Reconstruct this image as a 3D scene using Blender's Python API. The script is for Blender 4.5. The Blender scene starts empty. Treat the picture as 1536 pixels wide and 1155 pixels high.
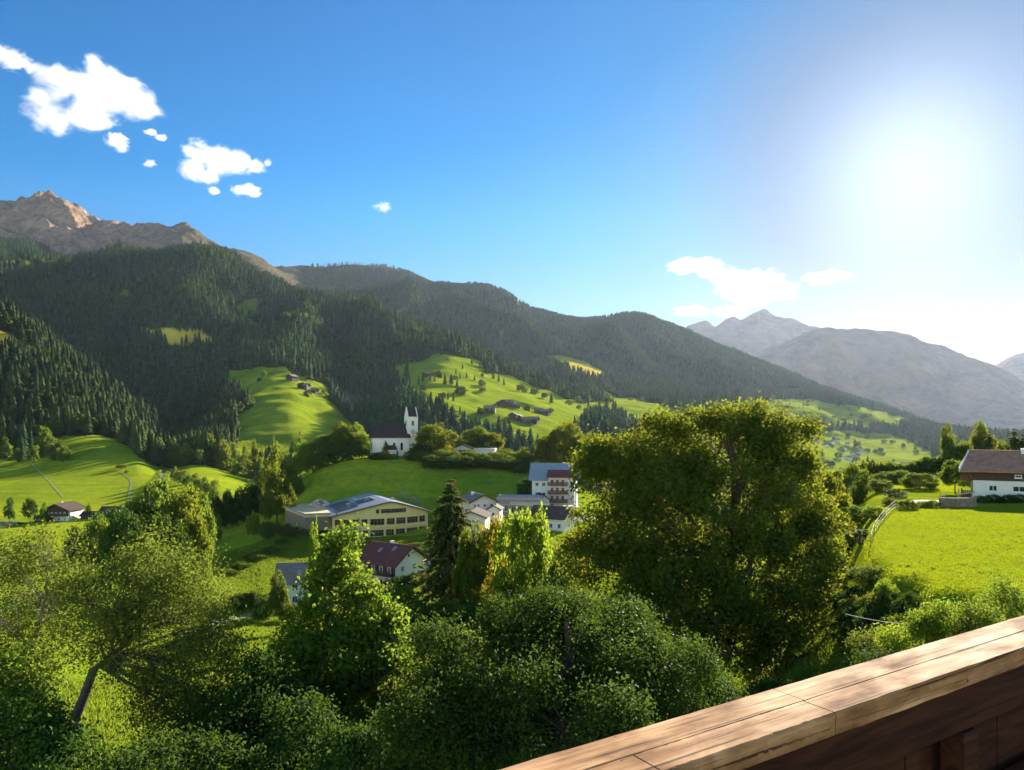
import bpy, math, random
import numpy as np
PI = math.pi
F, CX, HY = 1100.0, 768.0, 640.0          # focal length, optical axis and horizon in photo pixels (1536 wide)
SUN_AZ, SUN_EL = math.radians(28.7), math.radians(17.6)
sc = bpy.context.scene
COL = sc.collection
rng = np.random.default_rng(7)
random.seed(5)

def P(px, py, Y):
    return np.array([(px - CX) / F * Y, Y, (HY - py) / F * Y])

# ------------------------------------------------------------------ mesh helpers
def link(o, parent=None):
    COL.objects.link(o)
    if parent is not None:
        o.parent = parent
    return o

def tag(o, label=None, cat=None, group=None, kind=None):
    if label: o['label'] = label
    if cat: o['category'] = cat
    if group: o['group'] = group
    if kind: o['kind'] = kind
    return o

def empty(name, loc, rz=0.0, label=None, cat=None, group=None):
    o = bpy.data.objects.new(name, None)
    o.empty_display_size = 0.5
    link(o)
    o.location = loc
    o.rotation_euler = (0, 0, rz)
    return tag(o, label, cat, group)

def fast_mesh(name, V, faces, mats, smooth=False, matidx=None, attrs=None):
    """V (N,3); faces: list of (M,k) int arrays"""
    V = np.asarray(V, dtype=np.float32)
    me = bpy.data.meshes.new(name)
    faces = [np.asarray(f, dtype=np.int32) for f in faces if len(f)]
    loops = np.concatenate([f.ravel() for f in faces])
    tot = np.concatenate([np.full(len(f), f.shape[1], np.int32) for f in faces])
    start = np.concatenate([[0], np.cumsum(tot)[:-1]]).astype(np.int32)
    me.vertices.add(len(V)); me.vertices.foreach_set('co', V.ravel())
    me.loops.add(len(loops)); me.loops.foreach_set('vertex_index', loops)
    me.polygons.add(len(tot))
    me.polygons.foreach_set('loop_start', start)
    me.polygons.foreach_set('loop_total', tot)
    if smooth:
        me.polygons.foreach_set('use_smooth', np.ones(len(tot), dtype=bool))
    for m in (mats if isinstance(mats, (list, tuple)) else [mats]):
        me.materials.append(m)
    if matidx is not None:
        me.polygons.foreach_set('material_index', np.asarray(matidx, dtype=np.int32))
    if attrs:
        for k, a in attrs.items():
            at = me.attributes.new(k, 'FLOAT_COLOR', 'POINT')
            at.data.foreach_set('color', np.asarray(a, dtype=np.float32).ravel())
    me.update(calc_edges=True)
    return me

def obj(name, me, parent=None, loc=None):
    o = bpy.data.objects.new(name, me)
    link(o, parent)
    if loc is not None: o.location = loc
    return o

class MB:
    """collects boxes, prisms, bars and tubes into one mesh"""
    def __init__(s): s.v = []; s.f = []; s.m = []
    def add(s, vs, fs, m=0):
        b = len(s.v)
        s.v += [tuple(map(float, v)) for v in vs]
        for f in fs:
            s.f.append(tuple(b + i for i in f)); s.m.append(m)
    def box(s, x0, x1, y0, y1, z0, z1, m=0):
        vs = [(x, y, z) for z in (z0, z1) for y in (y0, y1) for x in (x0, x1)]
        s.add(vs, [(0, 2, 3, 1), (4, 5, 7, 6), (0, 1, 5, 4), (2, 6, 7, 3), (0, 4, 6, 2), (1, 3, 7, 5)], m)
    def prism(s, poly, d0, d1, m=0):
        """poly list of 3d points, extruded from +d0 to +d1 vectors"""
        n = len(poly); d0 = np.array(d0, float); d1 = np.array(d1, float)
        vs = [np.array(p) + d0 for p in poly] + [np.array(p) + d1 for p in poly]
        fs = [tuple(range(n))[::-1], tuple(range(n, 2 * n))]
        for i in range(n):
            j = (i + 1) % n
            fs.append((i, j, n + j, n + i))
        s.add(vs, fs, m)
    def bar(s, a, b, w, h, m=0, up=(0, 0, 1)):
        a = np.array(a, float); b = np.array(b, float); d = b - a; d /= np.linalg.norm(d)
        up = np.array(up, float)
        sd = np.cross(d, up); sd /= max(1e-6, np.linalg.norm(sd)); u2 = np.cross(sd, d)
        poly = [a + sd * x * w / 2 + u2 * y * h / 2 for x, y in ((-1, -1), (1, -1), (1, 1), (-1, 1))]
        s.prism(poly, (0, 0, 0), b - a, m)
    def tube(s, pts, rads, n=6, m=0):
        V, Fq = tube_np(np.array(pts, float), np.array(rads, float), n)
        s.add(V, [tuple(f) for f in Fq], m)
    def build(s, name, mats, parent=None, smooth=False, loc=None, bevel=0.0):
        me = bpy.data.meshes.new(name)
        me.from_pydata(s.v, [], s.f)
        for mt in (mats if isinstance(mats, (list, tuple)) else [mats]): me.materials.append(mt)
        me.polygons.foreach_set('material_index', np.array(s.m, dtype=np.int32))
        if smooth: me.polygons.foreach_set('use_smooth', np.ones(len(s.f), dtype=bool))
        me.update()
        import bmesh
        bm = bmesh.new(); bm.from_mesh(me); bmesh.ops.recalc_face_normals(bm, faces=bm.faces); bm.to_mesh(me); bm.free()
        o = obj(name, me, parent, loc)
        if bevel:
            md = o.modifiers.new('bevel', 'BEVEL'); md.width = bevel; md.segments = 2; md.limit_method = 'ANGLE'
        return o

def tube_np(pts, rads, n=6):
    k = len(pts)
    d = np.gradient(pts, axis=0); d /= np.linalg.norm(d, axis=1)[:, None] + 1e-9
    ref = np.tile(np.array([0.31, 0.17, 0.93]), (k, 1))
    par = np.abs((d * ref).sum(1)) > 0.95
    ref[par] = (0.9, -0.3, 0.2)
    a = np.cross(d, ref); a /= np.linalg.norm(a, axis=1)[:, None] + 1e-9
    b = np.cross(d, a)
    t = np.linspace(0, 2 * PI, n, endpoint=False)
    V = pts[:, None, :] + rads[:, None, None] * (np.cos(t)[None, :, None] * a[:, None, :] + np.sin(t)[None, :, None] * b[:, None, :])
    V = V.reshape(-1, 3)
    i = np.arange(k - 1)[:, None] * n; j = np.arange(n)[None, :]; j2 = (j + 1) % n
    Q = np.stack([i + j, i + j2, i + n + j2, i + n + j], -1).reshape(-1, 4)
    return V, Q

def copy_tree(o, parent=None):
    c = o.copy(); COL.objects.link(c)
    c.parent = parent
    for ch in list(o.children):
        copy_tree(ch, c)
    return c

# ------------------------------------------------------------------ numpy noise
_perm = np.random.default_rng(11).permutation(4096).astype(np.int64)
_g = np.random.default_rng(12).uniform(0, 2 * PI, 4096)
_gx, _gy = np.cos(_g), np.sin(_g)
def perlin(x, y, seed=0):
    x = np.asarray(x, float) + seed * 37.31; y = np.asarray(y, float) - seed * 17.77
    xi = np.floor(x).astype(np.int64); yi = np.floor(y).astype(np.int64)
    xf = x - xi; yf = y - yi
    u = xf * xf * xf * (xf * (xf * 6 - 15) + 10); v = yf * yf * yf * (yf * (yf * 6 - 15) + 10)
    def g(ix, iy, dx, dy):
        h = _perm[(_perm[ix & 4095] + iy) & 4095]
        return _gx[h] * dx + _gy[h] * dy
    a = g(xi, yi, xf, yf); b = g(xi + 1, yi, xf - 1, yf)
    c = g(xi, yi + 1, xf, yf - 1); d = g(xi + 1, yi + 1, xf - 1, yf - 1)
    return ((a + u * (b - a)) * (1 - v) + (c + u * (d - c)) * v) * 1.5
def fbm(x, y, oct=4, seed=0, ridged=False):
    s = 0; a = 1.0
    for k in range(oct):
        n = perlin(x * 2 ** k, y * 2 ** k, seed + k)
        if ridged: n = 1 - 2 * np.abs(n)
        s = s + a * n; a *= 0.5
    return s / 1.9

# ------------------------------------------------------------------ materials
def srgb(r, g, b):
    f = lambda c: c / 12.92 if c <= .04045 else ((c + .055) / 1.055) ** 2.4
    return (f(r / 255), f(g / 255), f(b / 255), 1)
def new_mat(name):
    m = bpy.data.materials.new(name); m.use_nodes = True
    nt = m.node_tree; b = nt.nodes['Principled BSDF']
    return m, nt, b
def N(nt, t, **kw):
    n = nt.nodes.new(t)
    for k, v in kw.items():
        if k.startswith('_'): setattr(n, k[1:], v)
    return n
def L(nt, a, b): nt.links.new(a, b)
def noise(nt, scale, detail=4, rough=.6, coord=None, dist=0):
    n = nt.nodes.new('ShaderNodeTexNoise'); n.inputs['Scale'].default_value = scale
    n.inputs['Detail'].default_value = detail; n.inputs['Roughness'].default_value = rough
    n.inputs['Distortion'].default_value = dist
    if coord is not None: L(nt, coord, n.inputs['Vector'])
    return n
def ramp(nt, src, stops, interp='LINEAR'):
    r = nt.nodes.new('ShaderNodeValToRGB'); r.color_ramp.interpolation = interp
    el = r.color_ramp.elements
    while len(el) < len(stops): el.new(0.5)
    for e, (p, c) in zip(el, stops):
        e.position = p; e.color = c if len(c) == 4 else (*c, 1)
    L(nt, src, r.inputs['Fac'])
    return r
def mixc(nt, fac, a, b, mode='MIX'):
    m = nt.nodes.new('ShaderNodeMix'); m.data_type = 'RGBA'; m.blend_type = mode
    for sock, val in ((m.inputs[0], fac), (m.inputs[6], a), (m.inputs[7], b)):
        if hasattr(val, 'links'): L(nt, val, sock)
        elif isinstance(val, (int, float)): sock.default_value = val
        else: sock.default_value = val if len(val) == 4 else (*val, 1)
    return m.outputs[2]
def mathn(nt, op, a, b=None, clamp=False):
    m = nt.nodes.new('ShaderNodeMath'); m.operation = op; m.use_clamp = clamp
    for s, v in zip(m.inputs, (a, b)):
        if v is None: continue
        if hasattr(v, 'links'): L(nt, v, s)
        else: s.default_value = v
    return m.outputs[0]
def bump(nt, b, height, strength=.4, dist=.1):
    n = nt.nodes.new('ShaderNodeBump'); n.inputs['Strength'].default_value = strength
    n.inputs['Distance'].default_value = dist
    L(nt, height, n.inputs['Height']); L(nt, n.outputs[0], b.inputs['Normal'])
    return n
def plain(name, col, rough=.7, var=.25, scale=3.0, bumpd=0.0, metallic=0.0):
    """surface of one colour, broken up by noise"""
    m, nt, b = new_mat(name)
    tc = N(nt, 'ShaderNodeTexCoord').outputs['Object']
    n = noise(nt, scale, 6, .65, tc)
    d = tuple(c * (1 - var) for c in col[:3]); l = tuple(min(1, c * (1 + var)) for c in col[:3])
    r = ramp(nt, n.outputs['Fac'], [(.3, d), (.7, l)])
    L(nt, r.outputs[0], b.inputs['Base Color'])
    b.inputs['Roughness'].default_value = rough; b.inputs['Metallic'].default_value = metallic
    if bumpd:
        n2 = noise(nt, scale * 8, 4, .6, tc); bump(nt, b, n2.outputs['Fac'], .5, bumpd)
    return m
def leaf_mat(name, cols, trans, tw=.45, rough=.75, spec=.03, noise_scale=.35):
    """leaves: per-leaf and per-clump colour, with light passing through"""
    m, nt, b = new_mat(name)
    g = N(nt, 'ShaderNodeNewGeometry')
    isl = g.outputs['Random Per Island']
    n = noise(nt, noise_scale, 2, .5, g.outputs['Position'])
    n2 = noise(nt, noise_scale * .22, 3, .6, g.outputs['Position'])
    nn_ = mathn(nt, 'ADD', mathn(nt, 'MULTIPLY', n.outputs['Fac'], .45), mathn(nt, 'MULTIPLY', n2.outputs['Fac'], .7))
    f = mathn(nt, 'ADD', mathn(nt, 'MULTIPLY', isl, .5), mathn(nt, 'SUBTRACT', nn_, .27))
    r = ramp(nt, f, [(.15, cols[0]), (.5, cols[1]), (.9, cols[2])])
    oi = N(nt, 'ShaderNodeObjectInfo')
    hs = N(nt, 'ShaderNodeHueSaturation')
    L(nt, mathn(nt, 'ADD', mathn(nt, 'MULTIPLY', oi.outputs['Random'], .05), .475), hs.inputs['Hue'])
    L(nt, mathn(nt, 'ADD', mathn(nt, 'MULTIPLY', oi.outputs['Random'], .4), .8), hs.inputs['Value'])
    L(nt, r.outputs[0], hs.inputs['Color'])
    L(nt, hs.outputs[0], b.inputs['Base Color'])
    b.inputs['Roughness'].default_value = rough
    b.inputs['Specular IOR Level'].default_value = min(spec, .04)
    t = N(nt, 'ShaderNodeBsdfTranslucent')
    L(nt, mixc(nt, .8, hs.outputs[0], trans, 'MIX'), t.inputs['Color'])
    mx = N(nt, 'ShaderNodeMixShader'); mx.inputs[0].default_value = tw
    L(nt, b.outputs[0], mx.inputs[1]); L(nt, t.outputs[0], mx.inputs[2])
    L(nt, mx.outputs[0], nt.nodes['Material Output'].inputs['Surface'])
    return m
# ------------------------------------------------------------------ terrain
# cross-valley lines: distance Y -> heights at control columns. A complex number a*1j is a photo row, a float is a height in metres.
def pchip_slopes(x, y):
    h = np.diff(x); d = np.diff(y, axis=0) / h.reshape((-1,) + (1,) * (y.ndim - 1))
    m = np.zeros_like(y)
    h = h.reshape((-1,) + (1,) * (y.ndim - 1))
    w1 = 2 * h[1:] + h[:-1]; w2 = h[1:] + 2 * h[:-1]
    same = d[1:] * d[:-1] > 0
    with np.errstate(divide='ignore', invalid='ignore'):
        mm = (w1 + w2) / (w1 / d[:-1] + w2 / d[1:])
    m[1:-1] = np.where(same, mm, 0)
    m[0] = d[0]; m[-1] = d[-1]
    return m
def pchip(x, y, xi):
    x = np.asarray(x, float); y = np.asarray(y, float); m = pchip_slopes(x, y)
    xi = np.clip(xi, x[0], x[-1]); k = np.clip(np.searchsorted(x, xi) - 1, 0, len(x) - 2)
    h = x[k + 1] - x[k]; t = (xi - x[k]) / h
    return ((1 + 2 * t) * (1 - t) ** 2 * y[k] + t * (1 - t) ** 2 * h * m[k] + t * t * (3 - 2 * t) * y[k + 1] + t * t * (t - 1) * h * m[k + 1])

CURVES = [
 (2,    {-500: -10, 2100: -9.5}),
 (30,   {-500: -16, 0: -15.5, 800: -15.5, 1200: -14.5, 1400: -13.5, 1500: -12.5, 1560: -11.3, 2100: -11}),
 (46,   {-500: -19, 0: -18.5, 800: -19, 1100: -18.5, 1300: -16, 1400: -13.8, 1455: -12.2, 1485: -11.2, 1530: -11, 2100: -10.8}),
 (50,   {-500: -19.7, 0: -19.2, 800: -19.8, 1100: -19.3, 1300: -15.8, 1350: -14.2, 1385: -12.2, 1402: -11.2, 1536: -11, 2100: -10.7}),
 (55.5, {-500: -20.8, 0: -20.3, 800: -21, 1100: -20.8, 1230: -17.8, 1290: -15.2, 1325: -12.8, 1344: -11.2, 1536: -11, 2100: -10.6}),
 (64,   {-500: -22.5, 0: -22, 800: -23, 1060: -23, 1180: -20.5, 1250: -17.5, 1290: -13.5, 1315: -11.2, 1536: -11, 2100: -10.5}),
 (110,  {-500: -32, 0: -32, 500: -33, 700: -32, 900: -31, 1100: -28, 1220: -22, 1280: -14, 1320: -11.2, 1536: -11, 2100: -10}),
 (160,  {-500: -38, 0: -37, 450: -37.5, 590: -35, 700: -33.5, 830: -33, 1000: -32, 1200: -25, 1280: -16, 1330: -12, 1536: -11.5, 2100: -10}),
 (215,  {-500: -42, 0: -41, 330: -40, 420: -36.5, 480: -35.8, 560: -36.3, 620: -35.5, 700: -30, 830: -31, 950: -34, 1100: -38, 1250: -30, 1350: -17, 1450: -14, 1536: -13, 2100: -10}),
 (250,  {-500: -44, 0: -43, 300: -42, 380: -36.8, 430: -33, 500: -33.6, 560: -34, 650: -33, 720: -29.5, 830: -29, 950: -35, 1100: -42, 1250: -36, 1350: -22, 1450: -17, 1536: -15, 2100: -10}),
 (306,  {-500: -45, 0: -44.5, 250: -43.5, 350: -41, 400: -35, 440: -26, 480: -17.5, 545: -13.4, 620: -13.4, 740: -14.5, 800: -18, 880: -29, 950: -40, 1100: -50, 1250: -48, 1400: -36, 1536: -24, 2100: -12}),
 (340,  {-500: -45, 0: -44.5, 250: -43.5, 350: -41, 400: -35, 440: -26, 480: -17.5, 545: -13, 620: -13, 740: -14, 800: -17.5, 880: -29, 950: -42, 1100: -52, 1250: -50, 1400: -38, 1536: -28, 2100: -15}),
 (450,  {-500: -40, 0: 730j, 150: 729j, 300: 722j, 400: -44, 500: -58, 700: -64, 900: -70, 1100: -75, 1300: -76, 1536: -62, 2100: -40}),
 (600,  {-500: 40, 0: 666j, 120: 655j, 200: 672j, 250: 700j, 300: 692j, 370: 712j, 450: -48, 600: -70, 800: -80, 1000: -90, 1300: -95, 1536: -82, 2100: -60}),
 (740,  {-500: 130, -100: 85, 0: 55, 60: 42, 150: 12, 220: -25, 260: -38, 310: -22, 380: 678j, 450: 678j, 560: -50, 600: -58, 700: -70, 800: -78, 1000: -90, 1300: -96, 1536: -88, 2100: -60}),
 (920,  {-500: 230, -100: 170, 0: 478j, 60: 512j, 150: 582j, 220: 638j, 260: 668j, 320: 645j, 380: 622j, 430: 615j, 480: 632j, 550: 648j, 610: 622j, 640: 624j, 700: 637j, 760: 648j, 850: 662j, 900: 664j, 1000: 680j, 1100: -60, 1300: -96, 1536: -92, 2100: -60}),
 (1250, {-500: 200, 0: 90, 100: 55, 200: 20, 250: 612j, 300: 592j, 350: 562j, 420: 552j, 480: 573j, 520: 606j, 570: 612j, 610: 588j, 650: 574j, 720: 585j, 800: 605j, 860: 627j, 900: 642j, 1000: 648j, 1100: 668j, 1200: 705j, 1300: -85, 1536: -85, 2100: -40}),
 (1700, {-500: 350, 0: 478j, 100: 482j, 200: 505j, 250: 505j, 300: 511j, 400: 530j, 470: 543j, 520: 556j, 570: 558j, 620: 545j, 680: 531j, 740: 548j, 800: 575j, 860: 592j, 920: 604j, 1000: 612j, 1100: 630j, 1200: 672j, 1300: 690j, 1400: -70, 1536: -60, 2100: 0}),
 (2300, {-500: 680, -100: 520, 0: 418j, 60: 412j, 130: 404j, 200: 398j, 280: 386j, 350: 402j, 440: 436j, 500: 462j, 560: 495j, 620: 519j, 680: 545j, 740: 553j, 800: 562j, 850: 557j, 920: 577j, 1000: 592j, 1100: 602j, 1200: 630j, 1300: 660j, 1400: 664j, 1536: -45, 2100: 60}),
 (2850, {-500: 1000, -100: 800, 0: 372j, 50: 387j, 90: 405j, 150: 407j, 190: 394j, 250: 398j, 280: 402j, 350: 420j, 440: 460j, 500: 490j, 560: 520j, 620: 520j, 700: 532j, 760: 537j, 820: 530j, 880: 548j, 950: 570j, 1000: 580j, 1100: 598j, 1200: 600j, 1280: 612j, 1350: 633j, 1420: 650j, 1536: -50, 2100: 100}),
 (3400, {-500: 1050, -100: 900, 0: 360j, 50: 365j, 90: 385j, 150: 395j, 200: 388j, 280: 390j, 350: 405j, 440: 440j, 500: 455j, 600: 465j, 700: 480j, 800: 508j, 900: 530j, 1000: 550j, 1100: 572j, 1200: 588j, 1280: 605j, 1350: 626j, 1420: 648j, 1536: -60, 2100: 100}),
 (4200, {-500: 1500, -100: 1270, 0: 320j, 40: 316j, 75: 308j, 110: 322j, 150: 345j, 200: 348j, 270: 347j, 320: 375j, 380: 386j, 430: 412j, 470: 428j, 540: 433j, 580: 430j, 620: 428j, 650: 431j, 700: 430j, 750: 440j, 800: 467j, 850: 479j, 900: 481j, 960: 475j, 1000: 489j, 1050: 510j, 1100: 530j, 1150: 550j, 1250: 591j, 1350: 624j, 1420: 649j, 1536: -70, 2100: 100}),
 (5100, {-500: 1200, 0: 1100, 200: 1150, 400: 417j, 440: 407j, 490: 405j, 540: 403j, 575: 404j, 605: 416j, 640: 432j, 700: 850, 900: 620, 1000: 560, 1100: 400, 1200: 200, 1300: 0, 1400: -90, 1536: -90, 2100: 200}),
 (6200, {-500: 900, 700: 700, 1000: 420, 1100: 200, 1200: 20, 1300: -60, 1536: 30, 2100: 300}),
 (7700, {-500: 900, 700: 700, 1000: 420, 1090: 560j, 1130: 538j, 1170: 520j, 1210: 503j, 1240: 495j, 1290: 499j, 1340: 502j, 1385: 514j, 1430: 530j, 1470: 545j, 1536: 573j, 1650: 600j, 2100: 560j}),
 (9000, {-500: 800, 1000: 700, 1300: 600, 2100: 500}),
 (10600, {-500: 900, 980: 900, 1000: 520j, 1040: 490j, 1058: 487j, 1072: 492j, 1085: 483j, 1100: 477j, 1112: 483j, 1122: 478j, 1147: 466j, 1160: 474j, 1180: 480j, 1220: 493j, 1300: 520j, 1450: 575j, 1500: 546j, 1525: 534j, 1560: 528j, 1700: 560j, 2100: 600j}),
 (13000, {-500: 300, 2100: 300}),
]
pxs = np.unique(np.concatenate([np.arange(-500, -60, 12), np.arange(-60, 1600, 2.25), np.arange(1600, 2101, 12)]))
ys = [2.0]
while ys[-1] < 12950:
    y = ys[-1]
    ys.append(y * (1.016 if y < 250 else 1.0075 if y < 1000 else 1.0062 if y < 3000 else 1.0042 if y < 4400 else 1.007 if y < 5400 else 1.011))
ys = np.array(ys)
_cy = np.array([c[0] for c in CURVES], float)
_cz = []
for Y, d in CURVES:
    k = sorted(d); z = [(HY - d[q].imag) / F * Y if isinstance(d[q], complex) else float(d[q]) for q in k]
    _cz.append(pchip(np.array(k, float), np.array(z), pxs))
_cz = np.array(_cz)                       # (curves, columns)
m = pchip_slopes(_cy, _cz)
kk = np.clip(np.searchsorted(_cy, ys) - 1, 0, len(_cy) - 2)
h = (_cy[kk + 1] - _cy[kk])[:, None]; t = ((ys - _cy[kk]) / h[:, 0])[:, None]
Z = ((1 + 2 * t) * (1 - t) ** 2 * _cz[kk] + t * (1 - t) ** 2 * h * m[kk] + t * t * (3 - 2 * t) * _cz[kk + 1] + t * t * (t - 1) * h * m[kk + 1])
PX, YY = np.meshgrid(pxs, ys)
XX = (PX - CX) / F * YY
def smoothstep(a, b, x):
    t = np.clip((x - a) / (b - a), 0, 1); return t * t * (3 - 2 * t)

def in_poly(px, py, poly):
    inside = np.zeros(px.shape, bool); n = len(poly)
    for i in range(n):
        x0, y0 = poly[i]; x1, y1 = poly[(i + 1) % n]
        c = ((y0 > py) != (y1 > py)) & (px < (x1 - x0) * (py - y0) / (y1 - y0 + 1e-9) + x0)
        inside ^= c
    return inside
rock = smoothstep(3150, 3650, YY + 260 * perlin(XX / 240, YY / 240, 13)) * (1 - smoothstep(5000, 5600, YY)) * (1 - smoothstep(425, 470, PX + 14 * perlin(XX / 160, YY / 160, 3)))
far = smoothstep(5400, 6000, YY)
# relief
amp = np.interp(YY, [2, 60, 200, 450, 700, 1200, 2500, 4000, 7000, 11000], [.25, .5, .7, 1.2, 5, 14, 42, 34, 45, 60])
flat = smoothstep(1240, 1320, PX) * (1 - smoothstep(130, 200, YY)) * smoothstep(40, 46, YY)
amp = amp * (1 - .85 * flat)
w = np.interp(YY, [2, 60, 450, 1200, 2500, 5000, 11000], [7, 14, 60, 170, 330, 420, 900])
Z = Z + amp * .8 * fbm(XX / 90, YY / 90, 3, 1) * (YY < 1200) + amp * fbm(XX / 340, YY / 340, 5, 21) * (YY >= 600) * smoothstep(600, 1400, YY)
ridg = fbm((XX + .35 * YY) / 210, (YY - .2 * XX) / 300, 6, 41, True)
wx = XX + 90 * perlin(XX / 500, YY / 700, 80)
spur = fbm((wx + .16 * YY) / 470, (YY - .2 * XX) / 1500, 4, 81, True)
spur2 = fbm((wx + .25 * YY) / 680, (YY - .2 * XX) / 2400, 4, 86, True)
Z = Z + (spur - .25) * 210 * smoothstep(1250, 1750, YY) * (1 - smoothstep(2350, 2750, YY)) * (1 - smoothstep(600, 760, PX)) * (1 - .80 * np.exp(-((YY - 2300) / 260) ** 2))
Z = Z + (spur2 - .3) * 230 * smoothstep(2700, 3300, YY) * (1 - smoothstep(3500, 4050, YY)) * smoothstep(430, 600, PX) * (1 - smoothstep(1050, 1300, PX))
Z = Z + rock * (ridg - .25) * 78 * np.exp(-((PX - 75) / 160) ** 2 * .35)
Z = Z + rock * 38 * np.exp(-np.abs(PX - 76) / 48) * np.exp(-((YY - 4200) / 330) ** 2)
Z = Z + rock * fbm(XX / 45, YY / 45, 4, 51, True) * 10
Z = Z + far * fbm(XX / 500, YY / 700, 5, 61, True) * 40
VPY = HY - Z / YY * F                     # photo row each vertex projects to
jx = 7 * perlin(XX / (YY * .02 + 3), YY / (YY * .03 + 3), 5); jy = 3 * perlin(XX / (YY * .02 + 3), YY / (YY * .03 + 3), 6)
MEADOWS = [
 (330, 900, [(-500, 900), (-500, 640), (-60, 672), (0, 690), (30, 692), (62, 668), (96, 655), (140, 652), (172, 658), (205, 680), (228, 697), (262, 701), (310, 699), (372, 711), (392, 722), (420, 900)]),
 (900, 1500, [(343, 556), (380, 553), (425, 551), (442, 562), (470, 571), (496, 581), (492, 604), (455, 606), (420, 610), (384, 612), (360, 598), (342, 574)]),
 (560, 1100, [(358, 618), (420, 600), (490, 596), (520, 625), (545, 660), (520, 720), (330, 720), (345, 690), (360, 660), (350, 640)]),
 (850, 2000, [(588, 549), (612, 545), (640, 540), (652, 531), (680, 531), (722, 541), (728, 560), (765, 565), (800, 580), (850, 598), (925, 606), (890, 626), (870, 645), (868, 664), (836, 682), (800, 668), (760, 657), (700, 643), (650, 626), (620, 604), (600, 580)]),
 (2200, 3300, [(822, 531), (850, 533), (880, 545), (912, 562), (895, 567), (860, 556), (835, 548)]),
 (900, 2600, [(898, 590), (940, 597), (985, 606), (1045, 620), (1110, 640), (1110, 680), (1030, 668), (980, 650), (935, 632), (915, 612)]),
 (900, 1400, [(905, 640), (950, 650), (985, 668), (950, 672), (915, 660)]),
 (1500, 3500, [(1085, 606), (1140, 600), (1200, 597), (1245, 604), (1300, 612), (1366, 631), (1345, 640), (1290, 640), (1240, 638), (1180, 630), (1110, 622)]),
 (900, 3000, [(1080, 655), (1180, 648), (1260, 645), (1350, 655), (1400, 680), (1420, 760), (1080, 760)]),
]
GOLD = [(1450, 2000, [(208, 494), (250, 493), (300, 497), (326, 512), (290, 514), (262, 515), (232, 506)]),
        (600, 1300, [(-200, 480), (0, 498), (14, 502), (32, 514), (0, 528), (-200, 540)]),
        (1650, 2400, [(420, 470), (450, 468), (470, 474), (440, 477)]),
        (2200, 3300, [(840, 537), (880, 547), (912, 562), (895, 567), (860, 556)])]
def zones(px, py, Y):
    md = (Y < 540).astype(float)
    md = np.where((Y > 330) & (px > 520) & (Y < 560), 0, md)
    for a, b, pl in MEADOWS:
        md = np.where((Y > a) & (Y < b) & in_poly(px, py, pl), 1, md)
    xw = (px - CX) / F * Y
    cl = (perlin(xw / 190, Y / 300, 123) + .45 * perlin(xw / 60, Y / 80, 124)) > .72
    md = np.where((Y > 1150) & (Y < 4300) & cl & (md < .5), .62, md)
    gd = np.zeros_like(md)
    for a, b, pl in GOLD:
        k = (Y > a) & (Y < b) & in_poly(px, py, pl)
        gd = np.where(k, 1, gd); md = np.where(k, 1, md)
    return md, gd
meadow, gold = zones(PX + jx, VPY + jy, YY)
near_soft = 1 - smoothstep(100, 200, YY)
alp = smoothstep(4000, 4700, YY + 500 * perlin(XX / 300, YY / 300, 9)) * (1 - rock) * (PX < 660)
ridge_green = smoothstep(165, 300, PX + 30 * perlin(XX / 120, YY / 160, 14)) * .72
alp = np.maximum(np.maximum(alp, far), rock * (ridge_green > .05))
rock_full = rock; rock = rock * (1 - ridge_green)

nr, nc = Z.shape
def gidx(px, Y):
    c = np.interp(px, pxs, np.arange(nc)); r = np.interp(Y, ys, np.arange(nr))
    return r, c
def bilin(A, px, Y):
    r, c = gidx(px, Y); r0 = np.clip(r.astype(int), 0, nr - 2); c0 = np.clip(c.astype(int), 0, nc - 2)
    fr, fc = r - r0, c - c0
    return (A[r0, c0] * (1 - fr) * (1 - fc) + A[r0 + 1, c0] * fr * (1 - fc) + A[r0, c0 + 1] * (1 - fr) * fc + A[r0 + 1, c0 + 1] * fr * fc)
def gz(x, y):
    """height of the ground at a world point"""
    return float(bilin(Z, np.array([CX + F * x / y]), np.array([float(y)]))[0])
def G(px, Y, dz=0.0):
    x = (px - CX) / F * Y
    return (x, float(Y), gz(x, Y) + dz)
# highest row seen so far along each column: what the ground hides
ANG = Z / YY
HID = np.maximum.accumulate(ANG, axis=0)

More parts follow.
